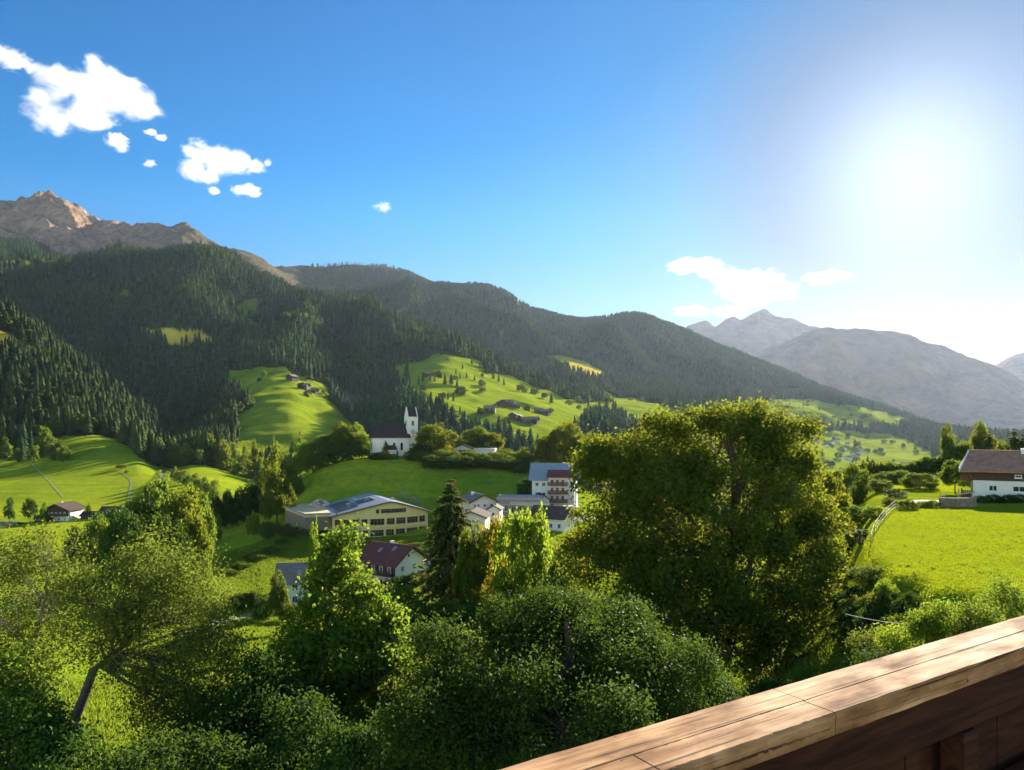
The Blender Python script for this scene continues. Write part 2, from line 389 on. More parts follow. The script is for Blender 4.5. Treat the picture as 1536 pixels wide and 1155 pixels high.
# ---- terrain material
def terrain_mat():
    m, nt, b = new_mat('valley_ground')
    g = N(nt, 'ShaderNodeNewGeometry'); pos = g.outputs['Position']
    at = N(nt, 'ShaderNodeAttribute', _attribute_name='zone'); s = N(nt, 'ShaderNodeSeparateColor'); L(nt, at.outputs['Color'], s.inputs[0])
    at2 = N(nt, 'ShaderNodeAttribute', _attribute_name='zone2'); s2 = N(nt, 'ShaderNodeSeparateColor'); L(nt, at2.outputs['Color'], s2.inputs[0])
    n1 = noise(nt, .35, 6, .7, pos); n2 = noise(nt, .018, 5, .6, pos); n3 = noise(nt, 3.0, 4, .7, pos)
    # mown meadow: yellow-green, patchy
    c1 = ramp(nt, n2.outputs['Fac'], [(.32, (.105, .175, .012)), (.5, (.180, .245, .014)), (.68, (.250, .285, .016))])
    c2 = ramp(nt, n1.outputs['Fac'], [(.3, (.55, .6, .5)), (.55, (1, 1, 1)), (.75, (1.25, 1.2, 1.1))])
    grass = mixc(nt, 1, c1.outputs[0], c2.outputs[0], 'MULTIPLY')
    mp = N(nt, 'ShaderNodeMapping'); L(nt, pos, mp.inputs[0]); mp.inputs['Scale'].default_value = (.012, .075, .05); mp.inputs['Rotation'].default_value = (0, 0, .3)
    n4 = noise(nt, 1.6, 4, .6, mp.outputs[0], .4)
    st = ramp(nt, n4.outputs['Fac'], [(.32, (.66, .78, .66)), (.5, (1, 1, 1)), (.66, (1.22, 1.12, 1.0))])
    grass = mixc(nt, 1, grass, st.outputs[0], 'MULTIPLY')
    ff = ramp(nt, n1.outputs['Fac'], [(.35, (.020, .032, .010)), (.7, (.055, .072, .020))])
    rk = noise(nt, .012, 8, .72, pos, .6)
    rr = ramp(nt, rk.outputs['Fac'], [(.3, (.10, .07, .052)), (.5, (.30, .195, .125)), (.62, (.42, .28, .18)), (.78, (.17, .15, .10))])
    dry = ramp(nt, n2.outputs['Fac'], [(.3, (.50, .34, .035)), (.7, (.62, .44, .06))])
    al = noise(nt, .004, 8, .7, pos, .4)
    alr = ramp(nt, al.outputs['Fac'], [(.35, (.10, .055, .033)), (.55, (.22, .120, .072)), (.7, (.30, .18, .115))])
    aln = ramp(nt, al.outputs['Fac'], [(.35, (.032, .042, .020)), (.55, (.080, .078, .038)), (.7, (.15, .125, .085))])
    alr_ = mixc(nt, s2.outputs[1], aln.outputs[0], alr.outputs[0])
    col = mixc(nt, s.outputs[0], ff.outputs[0], grass)
    col = mixc(nt, s.outputs[2], col, dry.outputs[0])
    col = mixc(nt, s2.outputs[0], col, alr_)
    col = mixc(nt, s.outputs[1], col, rr.outputs[0])
    L(nt, col, b.inputs['Base Color'])
    b.inputs['Roughness'].default_value = .9; b.inputs['Specular IOR Level'].default_value = 0
    L(nt, mathn(nt, 'MULTIPLY', s.outputs[0], .12), b.inputs['Sheen Weight'])
    b.inputs['Sheen Tint'].default_value = (.6, .62, .04, 1); b.inputs['Sheen Roughness'].default_value = .4
    hsum = mathn(nt, 'ADD', mathn(nt, 'MULTIPLY', n3.outputs['Fac'], .12), mathn(nt, 'MULTIPLY', n1.outputs['Fac'], .5))
    hsum = mathn(nt, 'ADD', hsum, mathn(nt, 'MULTIPLY', mathn(nt, 'MULTIPLY', rk.outputs['Fac'], s.outputs[1]), 45))
    hsum = mathn(nt, 'ADD', hsum, mathn(nt, 'MULTIPLY', mathn(nt, 'MULTIPLY', al.outputs['Fac'], s2.outputs[0]), 60))
    bump(nt, b, hsum, .8, 1.0)
    return m
MT = terrain_mat()
def terrain_obj(name, r0, r1):
    V = np.stack([XX[r0:r1 + 1], YY[r0:r1 + 1], Z[r0:r1 + 1]], -1).reshape(-1, 3)
    i = np.arange(r1 - r0)[:, None] * nc; j = np.arange(nc - 1)[None, :]
    Q = np.stack([i + j, i + j + 1, i + nc + j + 1, i + nc + j], -1).reshape(-1, 4)
    sl = slice(r0, r1 + 1)
    one = np.ones_like(Z[sl])
    za = np.stack([meadow[sl], rock[sl], gold[sl], one], -1).reshape(-1, 4)
    zb = np.stack([alp[sl], far[sl], 0 * one, one], -1).reshape(-1, 4)
    me = fast_mesh(name, V, [Q], MT, True, None, {'zone': za, 'zone2': zb})
    o = obj(name, me); o['kind'] = 'structure'
    return o
ra, rb = int(np.searchsorted(ys, 520)), int(np.searchsorted(ys, 3050))
terrain_obj('ground', 0, ra); terrain_obj('hills', ra, rb); terrain_obj('mountains', rb, nr - 1)
# ------------------------------------------------------------------ camera, sky, sun, haze
cam = bpy.data.objects.new('camera', bpy.data.cameras.new('camera')); link(cam)
cam.data.sensor_width = 36; cam.data.lens = 36 * F / 1536
cam.data.shift_y = (HY - 577.5) / 1536
cam.rotation_euler = (PI / 2, 0, 0)
cam.data.clip_start = .05; cam.data.clip_end = 90000
sc.camera = cam
sdir = np.array([math.sin(SUN_AZ) * math.cos(SUN_EL), math.cos(SUN_AZ) * math.cos(SUN_EL), math.sin(SUN_EL)])
sl = bpy.data.lights.new('sun', 'SUN'); sl.energy = 5.0; sl.angle = math.radians(.53); sl.color = (1, .90, .74)
so = link(bpy.data.objects.new('sun', sl))
from mathutils import Vector
so.rotation_euler = Vector(sdir).to_track_quat('Z', 'Y').to_euler()
so.location = (400, 700, 600)
w = bpy.data.worlds.new('World'); sc.world = w; w.use_nodes = True
nt = w.node_tree; bg = nt.nodes['Background']
sky = N(nt, 'ShaderNodeTexSky', _sky_type='NISHITA', _sun_disc=False)
sky.sun_elevation = SUN_EL; sky.sun_rotation = SUN_AZ
sky.altitude = 900; sky.air_density = 1.0; sky.dust_density = .5; sky.ozone_density = 2.5
hs = N(nt, 'ShaderNodeHueSaturation'); hs.inputs['Saturation'].default_value = 1.35
hs.inputs['Saturation'].default_value = 1.1
# aureole of the low sun: thin bright mist round the disc
tc = N(nt, 'ShaderNodeTexCoord')
nrm = N(nt, 'ShaderNodeVectorMath', _operation='NORMALIZE'); L(nt, tc.outputs['Generated'], nrm.inputs[0])
dp = N(nt, 'ShaderNodeVectorMath', _operation='DOT_PRODUCT'); L(nt, nrm.outputs[0], dp.inputs[0]); dp.inputs[1].default_value = tuple(sdir)
c = mathn(nt, 'MAXIMUM', dp.outputs['Value'], 0.0)
# clear mountain air: deeper blue overhead than the model gives, unchanged towards the sun
sx = N(nt, 'ShaderNodeSeparateXYZ'); L(nt, nrm.outputs[0], sx.inputs[0])
tint0 = ramp(nt, sx.outputs['Z'], [(0, (.52, .49, .46)), (.1, (.52, .58, .62)), (.27, (.36, .83, 1.08)), (.5, (.02, .60, 1.02)), (.62, (.02, .56, 1.0)), (.85, (.9, 1.0, 1.1))])
# overhead and behind the viewer the sky is brightened as added, unseen shadow fill
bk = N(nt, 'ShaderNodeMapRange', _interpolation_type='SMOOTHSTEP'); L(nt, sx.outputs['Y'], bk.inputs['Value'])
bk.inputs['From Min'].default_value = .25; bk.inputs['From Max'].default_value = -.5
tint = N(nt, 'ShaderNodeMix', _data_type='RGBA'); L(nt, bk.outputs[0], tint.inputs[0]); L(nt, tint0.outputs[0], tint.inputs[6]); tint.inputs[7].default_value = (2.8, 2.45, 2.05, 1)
cmr = ramp(nt, c, [(.80, (0, 0, 0)), (.92, (.20,) * 3), (.962, (.50,) * 3), (.988, (1, 1, 1))])
near = ramp(nt, sx.outputs['Z'], [(0, (.24, .235, .24)), (.12, (.27, .28, .29)), (.3, (.265, .345, .43)), (.6, (.22, .37, .52))])
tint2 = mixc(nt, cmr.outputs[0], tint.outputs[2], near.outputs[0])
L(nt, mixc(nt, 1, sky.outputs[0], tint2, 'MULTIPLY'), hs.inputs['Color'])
g1 = mathn(nt, 'MULTIPLY', mathn(nt, 'POWER', c, 230), 2.2)
g2 = mathn(nt, 'MULTIPLY', mathn(nt, 'POWER', c, 30), 0.45)
gl = mathn(nt, 'ADD', g1, g2)
au = N(nt, 'ShaderNodeVectorMath', _operation='SCALE'); au.inputs[0].default_value = (1, .95, .88); L(nt, gl, au.inputs['Scale'])
ad = N(nt, 'ShaderNodeVectorMath', _operation='ADD'); L(nt, hs.outputs[0], ad.inputs[0]); L(nt, au.outputs[0], ad.inputs[1])
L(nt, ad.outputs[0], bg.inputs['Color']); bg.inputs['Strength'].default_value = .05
sc.view_settings.view_transform = 'Standard'; sc.view_settings.look = 'None'
sc.view_settings.exposure = 1.72; sc.view_settings.gamma = 1
sc.render.engine = 'CYCLES'
cy = sc.cycles
cy.use_denoising = True
try: cy.denoiser = 'OPENIMAGEDENOISE'
except Exception: pass
cy.max_bounces = 8; cy.diffuse_bounces = 3; cy.glossy_bounces = 2; cy.transmission_bounces = 4; cy.transparent_max_bounces = 8
cy.volume_bounces = 5
cy.use_adaptive_sampling = True; cy.adaptive_threshold = .015
cy.sample_clamp_indirect = 4.0

hz = MB(); hz.box(-12500, 13500, -60, 12990, -140, float(Z.max()) + 90)
hm = bpy.data.materials.new('valley_haze'); hm.use_nodes = True
hn = hm.node_tree; hn.nodes.remove(hn.nodes['Principled BSDF'])
pv = N(hn, 'ShaderNodeVolumePrincipled'); pv.inputs['Color'].default_value = (.60, .74, .98, 1)
pv.inputs['Density'].default_value = HAZE = 1.5e-5
pv.inputs['Anisotropy'].default_value = .40
L(hn, pv.outputs[0], hn.nodes['Material Output'].inputs['Volume'])
hm.cycles.homogeneous_volume = True if hasattr(hm.cycles, 'homogeneous_volume') else None
ho = hz.build('haze', hm); ho['kind'] = 'stuff'; ho['label'] = 'thin evening haze lying over the whole valley'
# ------------------------------------------------------------------ plant makers
def unit(v): return v / (np.linalg.norm(v, axis=-1, keepdims=True) + 1e-9)
def leaves(cent, out, size, aspect=.62, r=None, flat=.55, droop=0.0, curl=.16, sizevar=.35):
    """one four-cornered leaf at every centre, turned mostly outwards/upwards"""
    r = r or rng
    n = len(cent)
    nrm = unit(r.normal(0, 1, (n, 3)) * (1 - flat) * 1.4 + unit(out) * flat + np.array([0, 0, flat * .8]))
    ax = unit(np.cross(nrm, r.normal(0, 1, (n, 3))))
    ax = unit(ax + np.array([0, 0, -droop]))
    sd = unit(np.cross(nrm, ax)); up = np.cross(ax, sd)
    L_ = (size * (1 + sizevar * r.uniform(-1, 1, n)))[:, None]; W = L_ * aspect * .5
    a = cent - ax * L_ * .5; b = cent + ax * L_ * .5 - up * L_ * curl
    c = cent + sd * W + up * L_ * curl * .6; d = cent - sd * W + up * L_ * curl * .6
    V = np.stack([a, c, b, d], 1).reshape(-1, 3)
    return V, np.arange(4 * n).reshape(-1, 4)

def crown_points(blobs, k, r, inner=.5, low=-.75):
    """cluster centres spread through the outer part of a union of ellipsoids"""
    C = np.array([b[0] for b in blobs], float); R = np.array([b[1] for b in blobs], float)
    wgt = np.prod(R, 1) ** (2 / 3); wgt /= wgt.sum()
    pts = []; outs = []; bi = []
    tot = 0
    while tot < k:
        i = r.choice(len(C), 4 * k, p=wgt)
        d = unit(r.normal(0, 1, (4 * k, 3)))
        f = r.uniform(inner ** 3, 1, 4 * k) ** (1 / 3)
        # lumpy outline
        lump = 1 + .17 * perlin(d[:, 0] * 2.1 + i * 3.1, d[:, 1] * 2.1 + d[:, 2] * 2.7, 77)
        p = C[i] + d * R[i] * (f * lump)[:, None]
        q = np.linalg.norm((p[:, None, :] - C[None]) / R[None], axis=2); q[np.arange(len(i)), i] = 9
        ok = (q.min(1) > .62) & (d[:, 2] > low)
        ok &= perlin(p[:, 0] / R.mean() * 2.4 + 5, p[:, 2] / R.mean() * 2.4 + p[:, 1] / R.mean(), 31) > -.42   # gaps
        pts.append(p[ok]); outs.append(d[ok]); bi.append(i[ok]); tot += ok.sum()
    return np.concatenate(pts)[:k], np.concatenate(outs)[:k], np.concatenate(bi)[:k]

def crown_mesh(name, blobs, nclus, per, csize, lsize, mat, r, aspect=.62, inner=.5, low=-.75, flat=.55, droop=0.1, stretch=(1, 1, 1), puff=None):
    """leaves gathered in tufts (clusters), tufts gathered in boughs (puffs) that stand out of the crown"""
    R = np.array([np.mean(b[1]) for b in blobs]); pr = puff or .30 * np.median(R)
    area = sum(4 * PI * q ** 2 for q in R) * .55
    npf = int(np.clip(.85 * area / (PI * pr ** 2), 14, 900))
    pc, po, pb = crown_points(blobs, npf, r, .72, low)
    prs = pr * r.uniform(.6, 1.35, npf)
    pc = pc + po * (r.uniform(-.35, .55, npf) * pr)[:, None]
    w_ = prs ** 2; i = r.choice(npf, nclus, p=w_ / w_.sum())
    d = unit(r.normal(0, 1, (nclus, 3)) + po[i] * .55 + np.array([0, 0, .22]))
    f = r.uniform(.25, 1, nclus) ** .45
    p = pc[i] + d * (prs[i] * f)[:, None] * np.array([1.1, 1.1, .80])
    o = unit(d + po[i] * .35)
    fill = r.uniform(0, 1, nclus) < .10
    c2, o2, b2 = crown_points(blobs, nclus, r, .35, low)
    p[fill] = c2[fill]; o[fill] = o2[fill]
    bi = pb[i]; bi[fill] = b2[fill]
    cs = csize * r.uniform(.6, 1.3, nclus)
    off = r.normal(0, .5, (nclus, per, 3)) * cs[:, None, None] * np.array(stretch)
    cent = (p[:, None, :] + off).reshape(-1, 3)
    out = (np.repeat(o, per, 0) * .8 + unit(off.reshape(-1, 3)) * .5)
    V, Q = leaves(cent, out, lsize, aspect, r, flat, droop)
    return fast_mesh(name, V, [Q], mat), p, bi

def limb_path(a, b, r, bend=.12, k=7, lift=.15):
    a = np.array(a, float); b = np.array(b, float); L_ = np.linalg.norm(b - a)
    t = np.linspace(0, 1, k)[:, None]
    w_ = np.cumsum(r.normal(0, 1, (k, 3)), 0); w_ -= w_[0]; w_ -= t * w_[-1]
    for _ in range(2): w_[1:-1] = .25 * w_[:-2] + .5 * w_[1:-1] + .25 * w_[2:]
    return a + (b - a) * t + w_ * L_ * bend * .35 + np.array([0, 0, 1]) * (np.sin(PI * t) * L_ * lift)

def wood_mesh(name, base, top, rad, blobs, p, bi, mat, r, twigs=.12, fork=.3, trunk_path=None, nlimb=None):
    mb_v = []; mb_f = []; off = 0
    def put(path, rads, n):
        nonlocal off
        V, Q = tube_np(path, rads, n); mb_v.append(V); mb_f.append(Q + off); off += len(V)
    base = np.array(base, float); top = np.array(top, float)
    tp = limb_path(base, top, r, .1, 10, 0) if trunk_path is None else np.array(trunk_path, float)
    k = len(tp); tr = rad * np.linspace(1, .35, k) ** .9; tr[0] *= 1.35
    put(tp, tr, 9)
    ends = {}
    order = range(len(blobs))
    for i in order:
        c = np.array(blobs[i][0], float)
        hgt = np.clip((c[2] - base[2]) / (top[2] - base[2] + 1e-6) - .25, fork, .95)
        kk = hgt * (k - 1); q = int(min(k - 2, kk)); s = tp[q] + (tp[q + 1] - tp[q]) * (kk - q)
        pa = limb_path(s, c, r, .16, 8, .06); r0 = rad * .48 * (1 - .45 * hgt)
        put(pa, np.linspace(r0, r0 * .28, 8), 6); ends[i] = (pa, r0)
    nt_ = int(len(p) * twigs)
    for j in r.choice(len(p), nt_, replace=False):
        pa, r0 = ends[bi[j]]
        s = pa[r.integers(3, 8)]
        q = limb_path(s, p[j], r, .18, 5, .05)
        put(q, np.linspace(r0 * .22, r0 * .05, 5), 4)
    return fast_mesh(name, np.concatenate(mb_v), [np.concatenate(mb_f)], mat, True)

# leaf colours: dark / middle / light of the leaf itself, and what shows when light passes through
M_BARK = plain('bark', (.075, .052, .036), .9, .45, 6, .03)
M_BARK_PALE = plain('pale_bark', (.26, .21, .15), .85, .4, 6, .02)
LM = {
 'lime':   leaf_mat('lime_leaf', [(.026, .053, .009), (.045, .079, .012), (.092, .114, .016)], (.35, .38, .024), .46),
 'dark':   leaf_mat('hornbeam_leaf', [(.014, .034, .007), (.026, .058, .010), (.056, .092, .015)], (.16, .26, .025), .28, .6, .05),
 'maple':  leaf_mat('maple_leaf', [(.032, .078, .014), (.058, .115, .018), (.120, .165, .024)], (.34, .46, .035), .48),
 'apple':  leaf_mat('fruit_leaf', [(.034, .062, .014), (.062, .095, .019), (.120, .140, .028)], (.34, .42, .04), .38),
 'ash':    leaf_mat('ash_leaf', [(.030, .066, .015), (.052, .094, .019), (.090, .125, .024)], (.30, .40, .035), .48),
 'autumn': leaf_mat('larch_leaf', [(.075, .090, .014), (.130, .130, .016), (.190, .160, .018)], (.50, .42, .025), .50),
 'fir':    leaf_mat('fir_needles', [(.024, .044, .013), (.044, .066, .018), (.090, .096, .024)], (.24, .24, .04), .34, .7),
 'wood':   leaf_mat('forest_needles', [(.010, .030, .016), (.026, .056, .023), (.086, .112, .030)], (.22, .28, .04), .30, .8, .03, .018),
 'bright': leaf_mat('young_leaf', [(.050, .105, .014), (.085, .150, .018), (.140, .185, .024)], (.42, .54, .035), .50),
}

def tree(name, label, cat, group, base, blobs, mat, nclus, per, csize, lsize, seed, rad=.3, top=None, bark=None, inner=.5, low=-.75, aspect=.62, flat=.55, droop=.1, twigs=.12, fork=.3, trunk_path=None, stretch=(1, 1, 1), puff=None):
    """blobs in world space; thing > trunk, crown (coordinates kept relative to the base)"""
    r = np.random.default_rng(seed)
    base = np.array(base, float)
    bl = [(np.array(c, float) - base, np.array(q if hasattr(q, '__len__') else (q, q, q), float)) for c, q in blobs]
    root = empty(name, tuple(base), 0, label, cat, group)
    if puff: bl = [(c, np.maximum(q - .62 * puff, .45 * q)) for c, q in bl]
    cm_, p, bi = crown_mesh('crown', bl, nclus, per, csize, lsize, LM[mat], r, aspect, inner, low, flat, droop, stretch, puff)
    if top is None:
        c = np.array([b[0] for b in bl]); top = np.array([c[:, 0].mean(), c[:, 1].mean(), c[:, 2].max()])
    else: top = np.array(top) - base
    tp = None if trunk_path is None else np.array(trunk_path, float) - base
    wm = wood_mesh('trunk', (0, 0, -.4), top, rad, bl, p, bi, bark or M_BARK, r, twigs, fork, tp)
    obj('trunk', wm, root); obj('crown', cm_, root)
    return root

def fir_meshes(h, rbase, seed, whorls=30, per=9, sprays=12, lsize=.55, mat='fir', lowest=.08, power=.85):
    r = np.random.default_rng(seed)
    cents = []; outs = []; axs = []; tv = []; tf = []; off = 0
    V, Q = tube_np(np.array([[0, 0, -.5], [0, 0, h * .5], [0, 0, h]]), np.array([h * .016, h * .010, .02]), 7); tv.append(V); tf.append(Q); off = len(V)
    for k in range(whorls):
        t = lowest + (1 - lowest) * (k + r.uniform(-.3, .3)) / whorls; t = min(max(t, lowest), .985)
        L_ = rbase * (1 - t) ** power * r.uniform(.8, 1.12) + .12
        z = h * t
        for j in range(per):
            a = 2 * PI * (j + r.uniform(-.4, .4)) / per + k * 2.4
            l = L_ * r.uniform(.65, 1.15)
            s = np.linspace(.12, 1, sprays)
            d = np.array([math.cos(a), math.sin(a), 0])
            dr = -.42 * s ** 1.5 * l * (1 - t * .6) + .18 * np.maximum(0, s - .7) * l + .10 * l * t
            pp = d[None] * (s * l)[:, None] + np.array([0, 0, z])[None] + np.array([0, 0, 1])[None] * dr[:, None]
            jit = r.normal(0, 1, (sprays, 3)) * (.10 * l * (1.1 - s * .5))[:, None] * np.array([1, 1, .45])
            cents.append(pp + jit); axs.append(np.tile(d, (sprays, 1)) + r.normal(0, .55, (sprays, 3)) + np.array([0, 0, -.35]))
            if l > rbase * .35:
                V, Q = tube_np(pp[::max(1, sprays // 4)], np.linspace(.045, .01, len(pp[::max(1, sprays // 4)])), 4); tv.append(V); tf.append(Q + off); off += len(V)
    c = np.concatenate(cents); ax = unit(np.concatenate(axs)); n = len(c)
    nrm = unit(r.normal(0, .45, (n, 3)) + np.array([0, 0, 1])); sd = unit(np.cross(nrm, ax))
    Ls = (lsize * r.uniform(.7, 1.4, n) * np.clip(.28 + (h - c[:, 2]) / (h * .3), .28, 1))[:, None]
    V = np.stack([c - ax * Ls * .5, c + sd * Ls * .24, c + ax * Ls * .6 - np.array([0, 0, .12]) * Ls, c - sd * Ls * .24], 1).reshape(-1, 3)
    crown = fast_mesh('crown', V, [np.arange(4 * n).reshape(-1, 4)], LM[mat])
    trunk = fast_mesh('trunk', np.concatenate(tv), [np.concatenate(tf)], M_BARK, True)
    return trunk, crown
def fir(name, label, cat, group, base, h, rbase, seed, **kw):
    root = empty(name, tuple(base), 0, label, cat, group)
    t_, c_ = fir_meshes(h, rbase, seed, **kw)
    obj('trunk', t_, root); obj('crown', c_, root)
    return root

# ---- small outlines used for the far woods, as numpy arrays of unit height
def spruce_unit(seed, tiers=6, arms=6):
    r = np.random.default_rng(seed); V = []; T = []
    for k in range(tiers):
        t0 = .06 + .9 * k / tiers; t1 = min(1.0, t0 + 1.9 / tiers)
        R = .19 * (1 - t0) ** .8 + .012
        a0 = r.uniform(0, 6)
        ctr = len(V); V.append((r.normal(0, .008), r.normal(0, .008), t1))
        ring = []
        for j in range(arms * 2):
            a = a0 + PI * j / arms; q = R * (r.uniform(.85, 1.3) if j % 2 == 0 else r.uniform(.35, .6))
            ring.append(len(V)); V.append((q * math.cos(a), q * math.sin(a), t0 + (.0 if j % 2 == 0 else .35 / tiers) + r.normal(0, .01)))
        for j in range(arms * 2): T.append((ctr, ring[j], ring[(j + 1) % (arms * 2)]))
    return np.array(V), np.array(T)
def leafy_unit(seed, n=46):
    r = np.random.default_rng(seed)
    bl = [((0, 0, .55), (.24, .24, .36)), ((.12, .05, .42), (.18, .18, .22)), ((-.12, -.04, .46), (.17, .17, .24)), ((.02, -.1, .7), (.15, .15, .2))]
    p, o, _ = crown_points(bl, n, r, .8, -.9)
    V, Q = leaves(p, o, .2, .8, r, .7)
    return V, np.concatenate([Q[:, [0, 1, 2]], Q[:, [0, 2, 3]]])
def woods(name, label, pos, hts, wid, units, mats, pick):
    """one mesh of many trees: pos (n,3)"""
    V = []; T = []; off = 0
    for u, (uv, ut) in enumerate(units):
        k = np.where(pick == u)[0]
        if not len(k): continue
        a = rng.uniform(0, 2 * PI, len(k)); ca, sa = np.cos(a), np.sin(a)
        x = uv[None, :, 0] * ca[:, None] - uv[None, :, 1] * sa[:, None]; y = uv[None, :, 0] * sa[:, None] + uv[None, :, 1] * ca[:, None]
        h_ = hts[k][:, None]; w_ = wid[k][:, None]
        lean = rng.normal(0, .03, (len(k), 2))
        z = uv[None, :, 2] * h_
        P_ = np.stack([pos[k, 0:1] + x * h_ * w_ + z * lean[:, :1], pos[k, 1:2] + y * h_ * w_ + z * lean[:, 1:], pos[k, 2:3] + z - .3], -1).reshape(-1, 3)
        V.append(P_); T.append((ut[None] + (np.arange(len(k)) * len(uv))[:, None, None]).reshape(-1, 3) + off); off += len(P_)
    me = fast_mesh(name, np.concatenate(V), [np.concatenate(T)], mats)
    o = obj(name, me); o['kind'] = 'stuff'; o['label'] = label
    return o
# ------------------------------------------------------------------ forests on the slopes
SU = [spruce_unit(s) for s in (1, 2, 3)]
SU_FAR = [spruce_unit(s, 4, 4) for s in (4, 5)]
LU = [leafy_unit(s) for s in (6, 7)]
def scatter(n, Y0, Y1, px0=-120, px1=1660, power=1.0):
    Y = (rng.uniform(0, 1, n) * (Y1 ** 2 - Y0 ** 2) + Y0 ** 2) ** .5
    px = rng.uniform(px0, px1, n)
    return px, Y
def forest_points(n, Y0, Y1, margin, px0=-120, px1=1660, wob=1.0):
    px, Y = scatter(n, Y0, Y1, px0, px1)
    z = bilin(Z, px, Y)
    vis = bilin(HID, px, Y)                       # leave out what stands well behind a ridge
    ok = (z + margin) / Y > vis
    py = HY - z / Y * F
    jx_ = 7 * perlin((px - CX) / F * Y / (Y * .02 + 3), Y / (Y * .03 + 3), 5); jy_ = 3 * perlin((px - CX) / F * Y / (Y * .02 + 3), Y / (Y * .03 + 3), 6)
    md, gd = zones(px + jx_, py + jy_, Y)
    ok &= md < .5
    ok &= bilin(rock_full, px, Y) < .3
    px, Y, z = px[ok], Y[ok], z[ok]
    return np.stack([(px - CX) / F * Y, Y, z], -1), px
# near hillside on the left: first single trees, then the rest of the wood
pos, px = forest_points(5600, 535, 1150, 30, -130, 470)
d = np.hypot(pos[:, 0], pos[:, 1]); order = np.argsort(d)
pos, px = pos[order], px[order]
# (few single ones are copies of three spruces and two leafy trees)
n1 = 270
inview = (px > -15)
idx = np.where(inview)[0][:n1]
protos = []
for s in range(3):
    u, t = spruce_unit(20 + s, 9, 8)
    protos.append(fast_mesh('crown', u, [t], LM['wood']))
for s in range(2):
    u, t = leafy_unit(30 + s, 150); u2 = u.copy()
    protos.append(fast_mesh('crown', u2, [t], LM['ash']))
tm_, tq_ = tube_np(np.array([[0, 0, -.03], [0, 0, .4], [0, 0, .8]]), np.array([.016, .011, .004]), 6)
TRUNKM = fast_mesh('trunk', tm_, [tq_], M_BARK, True)
for c_, i in enumerate(idx):
    k = rng.integers(0, 3) if rng.uniform() < .8 else rng.integers(3, 5)
    sp = k < 3
    h_ = rng.uniform(17, 29) if sp else rng.uniform(12, 18)
    o = empty('spruce_tree' if sp else 'broadleaf_tree', tuple(pos[i]), rng.uniform(0, 6.28),
              'dark spruce in the wood on the near hillside above the lit field' if sp else 'rounded leafy tree among the spruces of the near hillside wood', 'tree',
              'spruces of the near hillside wood' if sp else 'leafy trees in the near hillside wood')
    wd = rng.uniform(.8, 1.2) * h_; o.scale = (wd, wd, h_)
    obj('trunk', TRUNKM, o); obj('crown', protos[k], o)
rest = np.setdiff1d(np.arange(len(pos)), idx)
def wood_of(name, label, pos, hmin, hmax, units, leafy=.15):
    n = len(pos); nu = len(units)
    cl = perlin(pos[:, 0] / 120, pos[:, 1] / 120, 91) * .25
    lf = rng.uniform(0, 1, n) < leafy + cl
    pick = np.where(lf, rng.integers(nu - 2, nu, n), rng.integers(0, nu - 2, n))
    big = 1 + .25 * perlin(pos[:, 0] / 60, pos[:, 1] / 60, 92)
    h_ = rng.uniform(hmin, hmax, n) * np.where(lf, .7, 1) * big
    return woods(name, label, pos, h_, rng.uniform(.8, 1.25, n) * np.where(lf, 1.5, 1), units, LM['wood'], pick)
wood_of('hillside_forest', 'dark mixed forest covering the near hillside on the valley edge', pos[rest], 16, 28, SU + LU)
pos, px = forest_points(9000, 535, 1150, 30, 470, 1200)
p2, _ = forest_points(52000, 1150, 3300, 35)
pos = np.concatenate([pos, p2])
wood_of('slope_forest', 'dark spruce forest on the long mountain slopes behind the church', pos, 17, 29, SU + LU, .12)
p3, _ = forest_points(46000, 3300, 5000, 40, 380, 1500)
k = rng.uniform(0, 1, len(p3)) < np.where((p3[:, 0] < (600 - CX) / F * p3[:, 1]) & (p3[:, 1] > 4300), .15, 1)
wood_of('mountain_forest', 'distant hazy forest on the middle mountain ridge', p3[k], 18, 32, SU_FAR + [SU_FAR[0], SU_FAR[1]], .05)
# wind-bent spruces thin out towards the rock on the left
p4, _ = forest_points(9000, 2900, 3700, 40, -120, 430)
wood_of('treeline_forest', 'thin forest climbing to the foot of the rocky peak', p4, 12, 22, SU + LU, .0)
print('forest', len(pos), len(p3), len(p4))
# ------------------------------------------------------------------ buildings
M_WHITE = plain('white_render', (.72, .66, .56), .9, .10, 1.2, .004)
M_CREAM = plain('cream_render', (.82, .60, .22), .9, .10, 1.0, .004)
M_PINK = plain('pale_pink_render', (.62, .52, .45), .9, .10, 1.0, .004)
M_TAN = plain('tan_render', (.52, .36, .20), .85, .15, 1.2, .004)
M_DARKWOOD = plain('dark_timber', (.060, .030, .018), .8, .4, 2.5, .01)
M_REDWOOD = plain('reddish_timber', (.15, .055, .030), .8, .35, 2.5, .01)
M_STONE = plain('rubble_stone', (.20, .145, .09), .95, .4, 1.6, .05)
M_CONC = plain('concrete', (.30, .28, .25), .9, .2, 1.0, .01)
M_SAND = plain('bare_sand', (.62, .46, .21), .95, .25, .5, .03)
M_TRIM = plain('pale_trim', (.70, .68, .64), .7, .08, 2)
M_METAL = plain('grey_metal', (.30, .32, .34), .45, .15, 3, 0, .6)
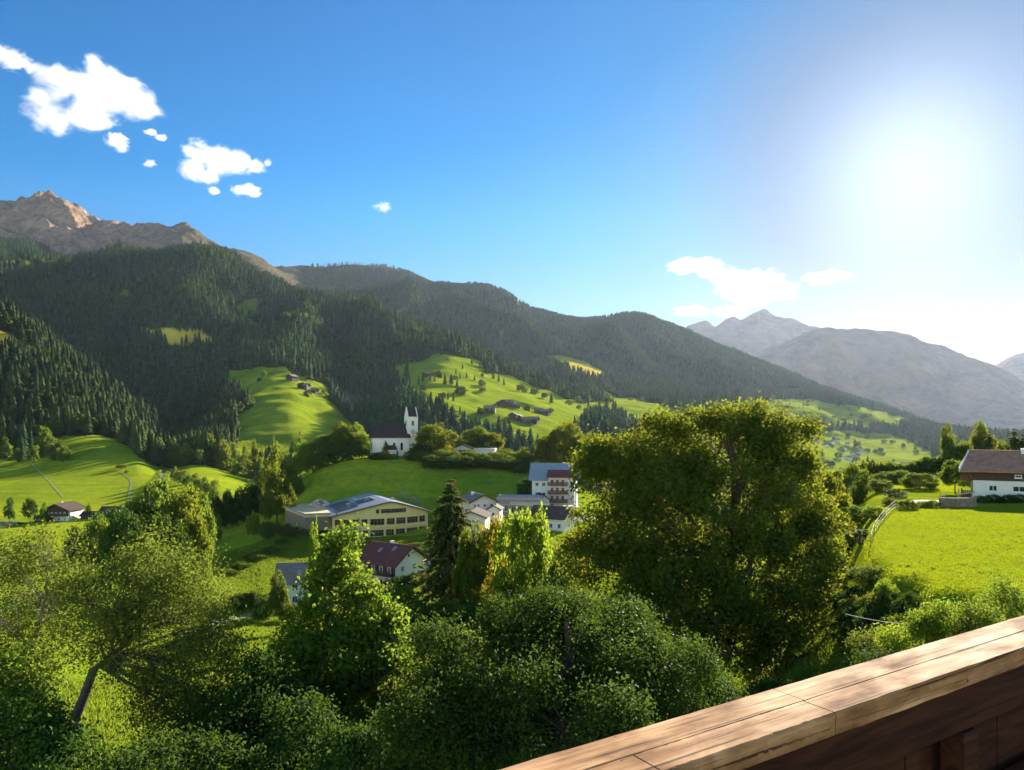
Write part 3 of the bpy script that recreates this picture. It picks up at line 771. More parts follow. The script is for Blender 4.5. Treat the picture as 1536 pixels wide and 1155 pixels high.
def roof_mat(name, a, b, rough=.85, rows=.35, spec=.15):
    m, nt, bs = new_mat(name)
    tc = N(nt, 'ShaderNodeTexCoord').outputs['Object']
    wv = N(nt, 'ShaderNodeTexWave', _wave_type='BANDS', _bands_direction='Z'); wv.inputs['Scale'].default_value = 1 / rows
    wv.inputs['Distortion'].default_value = .6; wv.inputs['Detail'].default_value = 2; L(nt, tc, wv.inputs['Vector'])
    n = noise(nt, 1.3, 6, .7, tc)
    c = ramp(nt, n.outputs['Fac'], [(.3, a), (.7, b)])
    L(nt, mixc(nt, .35, c.outputs[0], mixc(nt, 1, c.outputs[0], ramp(nt, wv.outputs['Fac'], [(0, (.45, .45, .45)), (.5, (1, 1, 1))]).outputs[0], 'MULTIPLY')), bs.inputs['Base Color'])
    bs.inputs['Roughness'].default_value = rough; bs.inputs['Specular IOR Level'].default_value = spec
    bump(nt, bs, wv.outputs['Fac'], .5, .03)
    return m
R_BROWN = roof_mat('brown_tiles', (.055, .036, .032), (.115, .075, .06))
R_RED = roof_mat('red_tiles', (.11, .036, .032), (.20, .07, .055))
R_GREY = roof_mat('grey_tiles', (.15, .125, .10), (.27, .225, .18))
R_SHINGLE = roof_mat('dark_shingles', (.030, .024, .022), (.07, .055, .048))
R_BLUE = roof_mat('blue_grey_sheet_roof', (.17, .20, .25), (.30, .33, .37), .6, .9)
R_PLUM = roof_mat('weathered_red_tiles', (.20, .105, .07), (.42, .23, .15), .85, .4)
def glass_mat():
    m, nt, b = new_mat('window_glass')
    b.inputs['Base Color'].default_value = (.012, .014, .017, 1); b.inputs['Roughness'].default_value = .08
    b.inputs['Specular IOR Level'].default_value = .6
    return m
M_GLASS = glass_mat()

def window(parent, face, u, z, w, h, Lh, Wh, frame=M_TRIM, shutter=None, proud=.0):
    """face S/N/E/W on a box of half sizes; frame around a dark pane"""
    m = MB(); fw = min(.12, w * .14)
    def quadbox(u0, u1, z0, z1, d0, d1, mi):
        if face == 'S': m.box(u0, u1, -Wh - d1, -Wh - d0, z0, z1, mi)
        if face == 'N': m.box(u0, u1, Wh + d0, Wh + d1, z0, z1, mi)
        if face == 'E': m.box(Lh + d0, Lh + d1, u0, u1, z0, z1, mi)
        if face == 'W': m.box(-Lh - d1, -Lh - d0, u0, u1, z0, z1, mi)
    d = .003 + proud
    quadbox(u - w / 2, u - w / 2 + fw, z, z + h, d, d + .07, 0); quadbox(u + w / 2 - fw, u + w / 2, z, z + h, d, d + .07, 0)
    quadbox(u - w / 2 + fw, u + w / 2 - fw, z + h - fw, z + h, d, d + .07, 0); quadbox(u - w / 2 + fw, u + w / 2 - fw, z, z + fw, d, d + .07, 0)
    if w > .9: quadbox(u - fw * .3, u + fw * .3, z + fw, z + h - fw, d + .012, d + .06, 0)
    quadbox(u - w / 2 - .08, u + w / 2 + .08, z - .1, z - .003, d, d + .16, 0)
    if shutter is not None:
        quadbox(u - w * .92, u - w / 2 - .02, z, z + h, d, d + .05, 1); quadbox(u + w / 2 + .02, u + w * .92, z, z + h, d, d + .05, 1)
    o = m.build('window', [frame, shutter or frame], parent)
    m2 = MB(); m = m2
    quadbox(u - w / 2 + fw, u + w / 2 - fw, z + fw, z + h - fw, d, d + .01, 0)
    m2.build('pane', M_GLASS, o)
    return o

def gable_walls(m, Lx, W, H, R, z0=-2.5, mi=0):
    l, w = Lx / 2, W / 2
    poly = [(-l, -w, z0), (-l, w, z0), (-l, w, H), (-l, 0, H + R), (-l, -w, H)]
    m.prism(poly, (0, 0, 0), (Lx, 0, 0), mi)
def gable_roof(m, Lx, W, H, R, oh=.8, og=.8, th=.22, hip=0.0, mi=0, ei=1):
    """two slabs meeting at the ridge; hip pulls the ridge ends in"""
    l, w = Lx / 2 + og, W / 2
    sl = R / w; e = w + oh; ze = H - sl * oh + .03; zr = H + R + .03
    for s in (-1, 1):
        a = np.array([(-l, s * e, ze), (l, s * e, ze), (l - hip, 0, zr), (-l + hip, 0, zr)])
        b = a + np.array([0, 0, th])
        m.add(list(a) + list(b), [(0, 1, 2, 3), (7, 6, 5, 4), (0, 4, 5, 1), (1, 5, 6, 2), (2, 6, 7, 3), (3, 7, 4, 0)], mi)
    if hip:
        for s in (-1, 1):
            a = np.array([(s * l, -e, ze), (s * l, e, ze), (s * (l - hip), 0, zr)]); b = a + np.array([0, 0, th])
            m.add(list(a) + list(b), [(0, 1, 2), (5, 4, 3), (0, 3, 4, 1), (1, 4, 5, 2), (2, 5, 3, 0)], mi)
    # verge boards and ridge cap
    if not hip:
        for s in (-1, 1):
            for q in (-1, 1):
                m.bar((s * (l + .02), q * e, ze + th * .5), (s * (l + .02), 0, zr + th * .5), .06, th + .12, ei, (0, 0, 1))
    m.bar((-l + hip, 0, zr + th), (l - hip, 0, zr + th), .3, .1, mi)
def house(name, label, cat, px, Y, zb, yaw, Lx, W, H, R, wall=M_WHITE, roof=R_BROWN, wins=(), oh=.8, og=.8, hip=0.0, timber=None, chimneys=(), balcony=(), trim=M_DARKWOOD, skylights=(), group=None, door=None, shutter=None, x=None):
    root = empty(name, ((px - CX) / F * Y, Y, zb), math.radians(yaw), label, cat, group)
    m = MB(); gable_walls(m, Lx, W, H, R); m.build('wall', wall, root)
    m = MB(); gable_roof(m, Lx, W, H, R, oh, og, .22, hip); ro = m.build('roof', [roof, trim], root)
    if timber:                                       # boarded upper storey on some faces, set proud of the wall
        for face, z0 in timber:
            m = MB()
            if face == 'S': m.box(-Lx / 2 - .05, Lx / 2 + .05, -W / 2 - .06, -W / 2 - .003, z0, H - .02)
            if face in 'EW':
                s = 1 if face == 'E' else -1
                x0 = s * (Lx / 2 + .003)
                top = H + R - .05
                m.prism([(x0, -W / 2, z0), (x0, W / 2, z0), (x0, W / 2, H - .05), (x0, 0, top), (x0, -W / 2, H - .05)], (0, 0, 0), (s * .055, 0, 0))
            m.build('timber_cladding', M_DARKWOOD if wall is not M_TAN else M_REDWOOD, root)
    for (face, us, zs, w, h) in wins:
        pr = .06 if timber and any(f == face and z0 < max(zs) for f, z0 in timber) else 0
        for z in zs:
            for u in us: window(root, face, u, z, w, h, Lx / 2, W / 2, M_TRIM, shutter, pr)
    for (cx, cyy, hh) in chimneys:
        m = MB(); zc = H + R * (1 - abs(cyy) / (W / 2))
        m.box(cx - .35, cx + .35, cyy - .35, cyy + .35, zc - .5, zc + hh); m.box(cx - .45, cx + .45, cyy - .45, cyy + .45, zc + hh + .003, zc + hh + .12)
        m.build('chimney', M_TRIM, ro)
    for (cx, cyy) in skylights:
        m = MB(); zc = H + R * (1 - abs(cyy) / (W / 2)) + .3; sl = R / (W / 2) * (1 if cyy < 0 else -1)
        m.bar((cx, cyy - .6, zc - .6 * sl), (cx, cyy + .6, zc + .6 * sl), .9, .1); m.build('skylight', M_METAL, ro)
    for (face, u0, u1, z, dep) in balcony:
        m = MB()
        def bx(a, b, d0, d1, z0, z1, mi=0):
            if face == 'S': m.box(a, b, -W / 2 - d1, -W / 2 - d0, z0, z1, mi)
            if face == 'E': m.box(Lx / 2 + d0, Lx / 2 + d1, a, b, z0, z1, mi)
            if face == 'W': m.box(-Lx / 2 - d1, -Lx / 2 - d0, a, b, z0, z1, mi)
        bx(u0, u1, .07, dep, z - .16, z); bx(u0, u1, dep - .08, dep - .02, z + .85, z + .98)
        for k in range(int((u1 - u0) / .22)):
            a = u0 + .22 * k; bx(a, a + .17, dep - .06, dep - .03, z + .003, z + .847)
        m.build('balcony', M_DARKWOOD if wall is not M_PINK else M_REDWOOD, root)
    if door:
        face, u = door
        m = MB(); hw = .55
        if face == 'S': m.box(u - hw, u + hw, -W / 2 - .06, -W / 2 - .004, 0, 2.1)
        if face == 'E': m.box(Lx / 2 + .004, Lx / 2 + .06, u - hw, u + hw, 0, 2.1)
        m.build('door', M_REDWOOD, root)
    return root

def zrow(py, Y): return (HY - py) / F * Y

# ---- church on its knoll
Yc = 320.0
ch = empty('church', ((583 - CX) / F * Yc, Yc, zrow(684, Yc)), math.radians(27), 'white village church with dark shingled roof and slender tower on the green knoll', 'church')
Lc, Wc, Hc, Rc = 15.5, 9.0, 8.2, 5.9
foot = [(-Lc / 2, -1.9), (-Lc / 2 + 2.6, -Wc / 2), (Lc / 2, -Wc / 2), (Lc / 2, Wc / 2), (-Lc / 2 + 2.6, Wc / 2), (-Lc / 2, 1.9)]
m = MB(); m.prism([(x, y, -2) for x, y in foot], (0, 0, 0), (0, 0, Hc + 2)); 
m.prism([(Lc / 2 - .3, -Wc / 2, Hc + .003), (Lc / 2 - .3, Wc / 2, Hc + .003), (Lc / 2 - .3, 0, Hc + Rc)], (0, 0, 0), (.3, 0, 0)); m.build('wall', M_WHITE, ch)
m = MB(); o_ = .45; e = [(x * 1.03 + (-.3 if x < 0 else .35), y * 1.09, Hc - .25) for x, y in foot]
ra_, rb_ = (-Lc / 2 + 3.9, 0, Hc + Rc), (Lc / 2 + .35, 0, Hc + Rc)
vs = e + [ra_, rb_] + [(x, y, z + .25) for x, y, z in e + [ra_, rb_]]
n_ = 8
fs = [(0, 1, 6), (1, 2, 7, 6), (3, 4, 6, 7), (4, 5, 6), (5, 0, 6), (2, 3, 7)]
m.add(vs, fs + [tuple(i + n_ for i in f)[::-1] for f in fs] + [(i, (i + 1) % 6, (i + 1) % 6 + n_, i + n_) for i in range(6)])
m.build('roof', R_SHINGLE, ch)
for k, u in enumerate((-2.4, 1.0, 4.4)):
    m = MB(); arch = [(u - .5, -Wc / 2 - .003, 2.6), (u + .5, -Wc / 2 - .003, 2.6)] + [(u + .5 * math.cos(a), -Wc / 2 - .003, 5.4 + .5 * math.sin(a)) for a in np.linspace(0, PI, 8)]
    m.prism(arch, (0, 0, 0), (0, -.05, 0)); m.build('window', M_GLASS, ch)
m = MB(); m.box(-Lc / 2 - .05, -Lc / 2 - .003, -.45, .45, 2.6, 5.6); m.build('window', M_GLASS, ch)
# low sacristy against the long wall
m = MB(); m.box(-2.6, 1.2, -Wc / 2 - 2.6, -Wc / 2 - .003, -2, 3.1); m.build('sacristy_wall', M_WHITE, ch)
m = MB(); m.prism([(-2.9, -Wc / 2 - 3, 2.9), (-2.9, -Wc / 2 - .06, 4.6), (-2.9, -Wc / 2 - .06, 4.8), (-2.9, -Wc / 2 - 3, 3.1)], (0, 0, 0), (4.4, 0, 0)); m.build('sacristy_roof', R_SHINGLE, ch)
m = MB(); m.box(1.6, 2.8, -Wc / 2 - .06, -Wc / 2 - .003, 0, 2.3); m.build('door', M_DARKWOOD, ch)
tw_, tx, ty = 2.35, Lc / 2 + 2.0, -1.4
He = zrow(625, Yc) - zrow(684, Yc); Hr = zrow(611, Yc) - zrow(684, Yc)
tower = MB(); tower.box(tx - tw_, tx + tw_, ty - tw_, ty + tw_, -2, He)
for s in (-1, 1):
    tower.prism([(tx + s * tw_, ty - tw_, He + .003), (tx + s * tw_, ty + tw_, He + .003), (tx + s * tw_, ty, Hr + .25)], (0, 0, 0), (-s * .45, 0, 0))
tow = tower.build('tower', M_WHITE, ch)
m = MB()
for s in (-1, 1):
    a = np.array([(tx - tw_ + .46, ty + s * (tw_ + .05), He), (tx + tw_ - .46, ty + s * (tw_ + .05), He), (tx + tw_ - .46, ty, Hr - .1), (tx - tw_ + .46, ty, Hr - .1)]); b = a + np.array([0, 0, .2])
    m.add(list(a) + list(b), [(0, 1, 2, 3), (7, 6, 5, 4), (0, 4, 5, 1), (1, 5, 6, 2), (2, 6, 7, 3), (3, 7, 4, 0)])
m.build('tower_roof', R_SHINGLE, tow)
for fx, fy in ((0, -1), (-1, 0), (1, 0), (0, 1)):
    m = MB(); zb_ = He - 3.9
    poly = [(-.62, zb_), (.62, zb_)] + [(.62 * math.cos(a), zb_ + 1.6 + .62 * math.sin(a)) for a in np.linspace(0, PI, 8)]
    if fy: m.prism([(tx + q, ty + fy * (tw_ + .004), z) for q, z in poly], (0, 0, 0), (0, fy * .05, 0))
    else: m.prism([(tx + fx * (tw_ + .004), ty + q, z) for q, z in poly], (0, 0, 0), (fx * .05, 0, 0))
    m.build('belfry_opening', M_GLASS, tow)
m = MB(); a_ = np.linspace(0, 2 * PI, 24, endpoint=False)
m.prism([(tx + .95 * math.cos(q), ty - tw_ - .004, He - 6.6 + .95 * math.sin(q)) for q in a_], (0, 0, 0), (0, -.05, 0), 0)
m.bar((tx, ty - tw_ - .075, He - 6.6), (tx + .1, ty - tw_ - .075, He - 5.85), .09, .03, 1); m.bar((tx, ty - tw_ - .11, He - 6.6), (tx + .5, ty - tw_ - .11, He - 6.75), .09, .03, 1)
m.build('clock_face', [plain('clock_dial', (.42, .36, .26), .6), M_DARKWOOD], tow)
m = MB(); m.bar((tx, ty, Hr), (tx, ty, Hr + 1.3), .07, .07, 0, (0, 1, 0)); m.bar((tx - .35, ty, Hr + .85), (tx + .35, ty, Hr + .85), .07, .07, 0); m.build('cross', M_METAL, tow)
# churchyard wall
m = MB()
cw = [(560, 316), (572, 309), (590, 306.5), (612, 307), (622, 313)]
for (p0, y0), (p1, y1) in zip(cw[:-1], cw[1:]):
    a, b = np.array(G(p0, y0)), np.array(G(p1, y1)); m.bar(a + (0, 0, -.2), b + (0, 0, -.2), .4, 2.6)
tag(m.build('churchyard_wall', M_STONE), 'low stone churchyard wall curving below the church', 'wall')

# ---- long cream school with curved front
Ys = 241.0
yaw = math.radians(23.7)
sb = empty('school_building', ((582 - CX) / F * Ys, Ys, -35.6), yaw, 'long cream building with curved front, rows of windows and blue-grey roof below the church', 'building')
NS = 15; xs_ = np.linspace(-18, 13.2, NS); bul = lambda x: -3.6 * (1 - ((x + 2.4) / 15.8) ** 2)
eL, eR, rdg = 7.0, 7.3, 11.2
def ztop(x): return rdg + (eL - rdg) * (-x / 18) ** 1.15 if x < 0 else rdg + (eR - rdg) * (x / 13.2) ** 1.15
front = [(x, bul(x)) for x in xs_]
m = MB()
for (x0, y0), (x1, y1) in zip(front[:-1], front[1:]):
    m.add([(x0, y0, -2.5), (x1, y1, -2.5), (x1, y1, ztop(x1)), (x0, y0, ztop(x0))], [(0, 1, 2, 3)])
D_ = 27.0
for x in (xs_[0], xs_[-1]): m.add([(x, bul(x), -2.5), (x, D_, -2.5), (x, D_, ztop(x)), (x, bul(x), ztop(x))], [(0, 1, 2, 3)])
m.add([(xs_[0], D_, -2.5), (xs_[-1], D_, -2.5), (xs_[-1], D_, eR), (0, D_, rdg), (xs_[0], D_, eL)], [(0, 1, 2, 3, 4)])
m.build('wall', M_CREAM, sb)
m = MB()
xr = np.linspace(-19.2, 14.4, 17)
top = []
for x in xr:
    y0 = bul(np.clip(x, -18, 13.2)) - 1.3
    zz = rdg + (eL - rdg) * (abs(x) / 18) ** 1.15 if x < 0 else rdg + (eR - rdg) * (x / 13.2) ** 1.15
    top.append((x, y0, zz + .05))
for a, b in zip(top[:-1], top[1:]):
    A = [a, b, (b[0], D_ + .8, b[2]), (a[0], D_ + .8, a[2])]; B = [(x, y, z + .35) for x, y, z in A]
    m.add(A + B, [(0, 1, 2, 3), (7, 6, 5, 4), (2, 6, 7, 3)], 0); m.add([A[0], A[1], B[1], B[0]], [(0, 1, 2, 3)], 1)
for q in (0, -1):
    a = top[q]; m.add([a, (a[0], D_ + .8, a[2]), (a[0], D_ + .8, a[2] + .35), (a[0], a[1], a[2] + .35)], [(0, 1, 2, 3)], 1)
ro = m.build('roof', [R_BLUE, M_REDWOOD], sb)
# solar panels lying on the slope
for (x0, x1, y0, y1) in ((-15.5, -9.3, 2, 12), (-15.5, -9.3, 13.2, 22), (-8.2, -3, 6, 15)):
    m = MB(); f = lambda x: rdg + (eL - rdg) * (abs(x) / 18) ** 1.15 + .5
    m.add([(x0, y0, f(x0)), (x1, y0, f(x1)), (x1, y1, f(x1)), (x0, y1, f(x0)), (x0, y0, f(x0) + .08), (x1, y0, f(x1) + .08), (x1, y1, f(x1) + .08), (x0, y1, f(x0) + .08)], [(0, 1, 2, 3), (4, 5, 6, 7), (0, 1, 5, 4), (1, 2, 6, 5), (2, 3, 7, 6), (3, 0, 4, 7)])
    m.build('solar_panel', plain('solar_glass', (.035, .045, .075), .25, .2, 2), ro)
for (cx, cy_) in ((-7.5, 18), (-11, 10), (-4.5, 12), (4, 10)):
    m = MB(); zc = ztop(cx); m.box(cx - .6, cx + .6, cy_ - .6, cy_ + .6, zc + .3, zc + 1.1); m.build('roof_vent', M_METAL, ro)
def curve_window(x0, x1, z, h, mull):
    m = MB(); n = 4; xx = np.linspace(x0, x1, n + 1)
    for a, b in zip(xx[:-1], xx[1:]):
        A = np.array([a, bul(a) - .045, z]); B = np.array([b, bul(b) - .045, z])
        m.bar(A + (0, 0, h / 2), B + (0, 0, h / 2), .05, h, 0)
    for u in np.linspace(x0, x1, mull + 1): m.box(u - .08, u + .08, bul(u) - .14, bul(u) - .005, z, z + h, 1)
    for zz in (z - .06, z + h - .04, z + h * .62):
        for a, b in zip(xx[:-1], xx[1:]): m.bar((a, bul(a) - .085, zz + .05), (b, bul(b) - .085, zz + .05), .1, .1, 1)
    m.build('window', [M_GLASS, plain('oak_frame', (.28, .19, .09), .7)], sb)
for x0, x1, mu in ((-17.3, -15.6, 2), (-14.8, -10.2, 5), (-9.3, -7.6, 2), (-6.6, -2.2, 4), (-1.2, 1.2, 3), (2.0, 5.0, 4), (5.8, 9.6, 4), (10.3, 12.4, 2)): curve_window(x0, x1, 4.0, 1.9, mu)
for x0, x1, mu in ((-9.0, -7.4, 2), (-6.5, -2.4, 5), (-1.5, 1.0, 3), (1.8, 4.8, 3), (5.6, 9.4, 4), (10.2, 12.6, 2)): curve_window(x0, x1, .4, 1.9, mu)
for x0, x1, mu in ((-4.8, -3.9, 1), (-3.1, 5.2, 10)): curve_window(x0, x1, 7.7, 1.25, mu)
m = MB()
for a, b in zip(front[:-1], front[1:]): m.bar((a[0], a[1] - .12, 3.15), (b[0], b[1] - .12, 3.15), .3, .3)
m.build('floor_band', M_CREAM, sb)
# railing of stakes up the slope behind the school, and the flag pole
m = MB()
for k in range(17):
    x, y, z = G(598 + k * 2.3, 272 - k * .4); m.bar((x, y, z - .3), (x, y, z + 2.6), .14, .14, 0, (0, 1, 0))
for k in range(16):
    a, b = np.array(G(598 + k * 2.3, 272 - k * .4)), np.array(G(600.3 + k * 2.3, 271.6 - k * .4)); m.bar(a + (0, 0, 1.3), b + (0, 0, 1.3), .05, .1)
tag(m.build('stake_fence', plain('weathered_wood', (.30, .25, .18), .9)), 'pale stake fence on the slope behind the cream building', 'fence')
x, y, z = G(641, 238); m = MB(); m.tube([(x, y, z - .3), (x, y, z + 6)], [.12, .08], 8)
tag(m.build('flag_pole', M_TRIM), 'thin pale pole beside the cream building', 'pole')

# ---- sandy terrace with retaining wall and arch, left of the school
Yt = 240.0
def W3(px, py, Y): return tuple(P(px, py, Y))
ta = empty('terrace', (W3(462, 775, Yt)[0], Yt, -33.5), 0, 'sandy terrace on a stone retaining wall with an arched opening beside the cream building', 'terrace')
def loc(px, Y, z): return np.array([(px - CX) / F * Y - ta.location[0], Y - ta.location[1], z - ta.location[2]])
zt = -27.9
top = [loc(428, 250, zt), loc(458, 231, zt - .3), loc(497, 234, zt - .3), loc(497, 262, zt), loc(452, 266, zt)]
m = MB(); m.prism([t + (0, 0, -8) for t in top], (0, 0, 0), (0, 0, 7.6)); m.build('retaining_wall', M_STONE, ta)
m = MB(); m.prism([t + (0, 0, -.39) for t in top], (0, 0, 0), (0, 0, .45)); m.build('terrace_floor', M_SAND, ta)
A, B = top[0], top[1]; d = (B - A) / np.linalg.norm(B - A); nn = np.array([d[1], -d[0], 0]); c0 = A + d * np.linalg.norm(B - A) * .62
m = MB(); m.prism([c0 + d * u + np.array([0, 0, v]) + nn * .02 for u, v in [(-1.6, -6.5), (1.6, -6.5)] + [(1.6 * math.cos(a), -4.4 + 1.5 * math.sin(a)) for a in np.linspace(0, PI, 10)]], (0, 0, 0), nn * .06); m.build('arched_opening', M_GLASS, ta)
m = MB()
for a, b in ((0, 1), (1, 2)):
    m.bar(top[a] + (0, 0, .45), top[b] + (0, 0, .45), .25, .7)
m.build('parapet', M_CONC, ta)
# rubble heap behind the terrace
mv = []
mb_ = MB(); rr_ = np.random.default_rng(3)
for k in range(60):
    a = rr_.uniform(0, 2 * PI); q = rr_.uniform(0, 1) ** .6; x, y = q * 4.2 * math.cos(a), q * 4 * math.sin(a); z = 3.0 * (1 - q)
    s = rr_.uniform(.35, .9); mb_.bar((x - s, y, z), (x + s, y + rr_.normal(0, .3), z + rr_.normal(0, .3)), s * 1.3, s, 0)
oo = mb_.build('rubble_heap', plain('pale_rubble', (.46, .38, .31), .95, .4, 1.5)); oo.location = ((481 - CX) / F * 258, 258, -28.2); tag(oo, 'pale heap of rubble at the back of the sandy terrace', 'rubble', kind='stuff')

# ---- houses of the village
R_ = lambda a, b, n: list(np.linspace(a, b, n))
house('chalet', 'white house with red tiled roof and dark timber balconies below the cream building', 'house', 588, 167, -35.4, -33, 10.5, 9.6, 5.6, 3.0, M_WHITE, R_RED,
      [('E', [-2.4, 1.6], [3.3], 1.1, 1.3), ('E', [-2.4, 1.6], [.6], 1.0, 1.2), ('E', [-.3], [6.2], .9, .9), ('S', R_(-3.6, 3.6, 4), [3.2, .5], 1.1, 1.5)], 1.2, 1.2, 0, [('S', 2.7)], [(-1, 1.2, 1.2)], [('S', -5.2, 5.2, 2.8, 1.4), ('S', -5.2, 5.2, .1, 1.4)], M_DARKWOOD, [(-1.5, -2.2), (2.0, -1.4)])
house('annex', 'low white annex with flat timber top behind the red-roofed house', 'house', 621, 178, -34.6, -12, 6.5, 5.5, 3.0, .5, M_WHITE, R_BROWN, [('S', [-2, 0, 2], [1.0], .7, .8)], .4, .4)
house('village_house', 'white house with grey tiled roof and skylight half hidden by the maple', 'house', 455, 157, -37.4, 8, 9.5, 8.2, 5.2, 2.9, M_WHITE, R_GREY,
      [('S', R_(-3.4, 3.4, 4), [3.2, .7], 1.2, 1.4), ('W', [-1.8, 1.8], [3.2, .7], 1.1, 1.3)], .8, .7, 0, None, [], [], M_DARKWOOD, [(-.5, -2.3), (2.4, -1.6)], shutter=None)
house('village_house', 'white gabled house with dark brown roof in front of the hotel', 'house', 829, 223, -31.6, -27, 11.0, 8.6, 4.6, 2.7, M_WHITE, R_BROWN,
      [('E', [-.6], [4.0], .9, 1.2), ('S', R_(-4, 4, 4), [1.4], 1.1, 1.4)], .9, .9, 0, None, [], [], M_TRIM)
house('village_house', 'pink-walled house with low gable and paired windows beside the tall fir', 'house', 711, 205, -29.3, 84, 10, 7.6, 4.6, 1.5, M_PINK, R_BROWN,
      [('W', [-1.9, -.6, 1.2, 2.4], [2.9, .5], .95, 1.1)], .7, .9)
house('village_house', 'pale pink house with grey roof behind the pink-walled house', 'house', 716, 226, -26.9, 112, 11, 8.2, 4.3, 1.9, M_PINK, R_GREY,
      [('W', [-2.6, -.4, 1.6, 2.8], [2.6], 1.0, 1.1), ('W', [-2.2, 1.8], [.2], 1.1, 1.3), ('S', R_(-3.5, 3.5, 3), [2.4], 1.1, 1.2)], .8, .9, 0, None, [(1, 1.2, .9)])
house('small_house', 'tiny white gabled house tucked between the pink houses and the flat hall', 'house', 743, 221, -27.6, 80, 5, 3.6, 3.0, 1.0, M_WHITE, R_GREY, [('W', [0.2], [.9], .9, 1.2)], .5, .5)
house('small_house', 'little white house with dark pointed roof at the foot of the hotel', 'house', 811, 250, -27.6, 96, 5, 5.0, 3.1, 1.6, M_WHITE, R_SHINGLE, [('W', [-1.2, 1.1], [1.1], .9, 1.0)], .6, .6)
house('hill_house', 'tan gabled house with balcony among the knoll trees', 'house', 695, 330, -14.4, 88, 9, 8.4, 4.6, 1.6, M_WHITE, plain('pale_terracotta', (.42, .24, .13), .8, .2),
      [('W', R_(-3, 3, 4), [.9], 1.0, 1.4), ('W', R_(-2.6, 2.6, 4), [3.5], .9, .9)], .7, .9, 0, None, [], [('W', -4.2, 4.2, 3.0, 1.1)])
# flat white house on the knoll
fh = empty('hill_house', ((727 - CX) / F * 332, 332, -15.2), math.radians(-6), 'flat-roofed white house next to the tan house on the knoll', 'house')
m = MB(); m.box(-4.8, 4.8, -4, 4, -2.5, 4.6); m.build('wall', M_WHITE, fh)
m = MB(); m.box(-5.2, 5.2, -4.4, 4.4, 4.603, 5.0); m.box(-5.1, 5.1, -4.3, 4.3, 5.003, 5.5); m.build('roof', M_PINK, fh)
for u in (-3.2, -1.2): window(fh, 'S', u, 2.2, 1.2, 1.1, 4.8, 4)
m = MB(); m.box(-4.8, -.4, -6, -4.003, -.6, .9); m.build('plinth', M_DARKWOOD, fh)
m = MB(); m.box(1.5, 2.6, -1, .2, 5.503, 6.2); m.build('chimney', M_DARKWOOD, fh)

# flat hall with projecting canopy
hl = empty('village_hall', ((786 - CX) / F * 243, 243, -28.6), math.radians(-4), 'long flat-roofed hall with beige canopy in the middle of the village', 'hall')
m = MB(); m.box(-8.5, 5.5, -3, 6, -2.5, 4.6); m.build('wall', M_CONC, hl)
m = MB(); m.box(-9, 6.2, -3.6, 6.6, 4.603, 5.2, 0); m.box(-8.7, 5.9, -3.3, 6.3, 5.203, 5.5, 0); m.build('roof', plain('gravel_roof', (.36, .30, .26), .95, .25, 2), hl)
m = MB(); a_ = np.linspace(-.2 * PI, 0, 8)
m.prism([(-4.5, -4.2, 3.0), (5.5, -5.4, 2.9), (8.2, -5.0, 3.3), (8.6, -3.9, 3.6), (5.5, -3.003, 3.7), (-4.5, -3.003, 3.7)], (0, 0, 0), (0, 0, .45)); m.build('canopy', plain('beige_fascia', (.55, .44, .31), .8), hl)
for u in (-7.3, -5.7): window(hl, 'S', u, .8, 1.3, 2.2, 8.5, 3)
for u in (-3.2, -1.4, .4): window(hl, 'S', u, .3, 1.5, 2.2, 8.5, 3)
m = MB(); m.box(2.2, 4.6, -3.06, -3.003, 0, 2.4); m.build('door', M_REDWOOD, hl)
for u in (-4, 0, 5): 
    m = MB(); m.tube([(u, -4.1, -2), (u, -4.1, 3.1)], [.12, .12], 8); m.build('post', M_METAL, hl)

# hotel: broad blue-grey roof, timber balconies on a front wing
ho_ = house('hotel', 'large hotel with blue-grey metal roof and rows of timber balconies behind the big tree', 'hotel', 833, 264, -28.6, -8, 15.5, 12.5, 10.6, 4.6, M_WHITE, R_BLUE,
      [('S', [-6, -3.6], [7.6], 1.2, 1.3), ('S', [-6, -3.6], [4.2], 1.2, 1.3), ('E', [-3.5, 0, 3.5], [7.4, 4.0], 1.2, 1.4)], 1.3, 1.2, 0, [('E', 9.6)], [(3, 1.5, 1.4)], [], M_DARKWOOD, [(-4.2, -3.2), (.8, -2.2), (3.8, -2.0)])
wg = MB(); wg.box(-1.6, 7.4, -9.8, -6.253, -2.5, 11.0); wg.build('wing_wall', M_PINK, ho_)
m = MB(); m.prism([(-2.2, -11.2, 11.003), (8.0, -11.2, 11.003), (8.0, -6.3, 13.2), (-2.2, -6.3, 13.2)], (0, 0, 0), (0, 0, .25)); m.build('wing_roof', R_RED, ho_)
for z in (2.6, 5.5, 8.4):
    m = MB(); m.box(-1.8, 5.2, -11.2, -9.803, z - .2, z)
    for k in range(30): m.box(-1.8 + .233 * k, -1.8 + .233 * k + .19, -11.2, -11.15, z + .003, z + .95)
    m.box(-1.8, 5.2, -11.24, -11.14, z + .953, z + 1.08); m.build('balcony', M_REDWOOD, ho_)
for z in (.2, 3.0, 5.9, 8.6):
    for u in (-.3, 1.5, 3.4, 6.3):
        window(ho_, 'S', u, z, 1.2 if u < 5 else .9, 1.7 if u < 5 else 1.2, 7.75, 9.8)
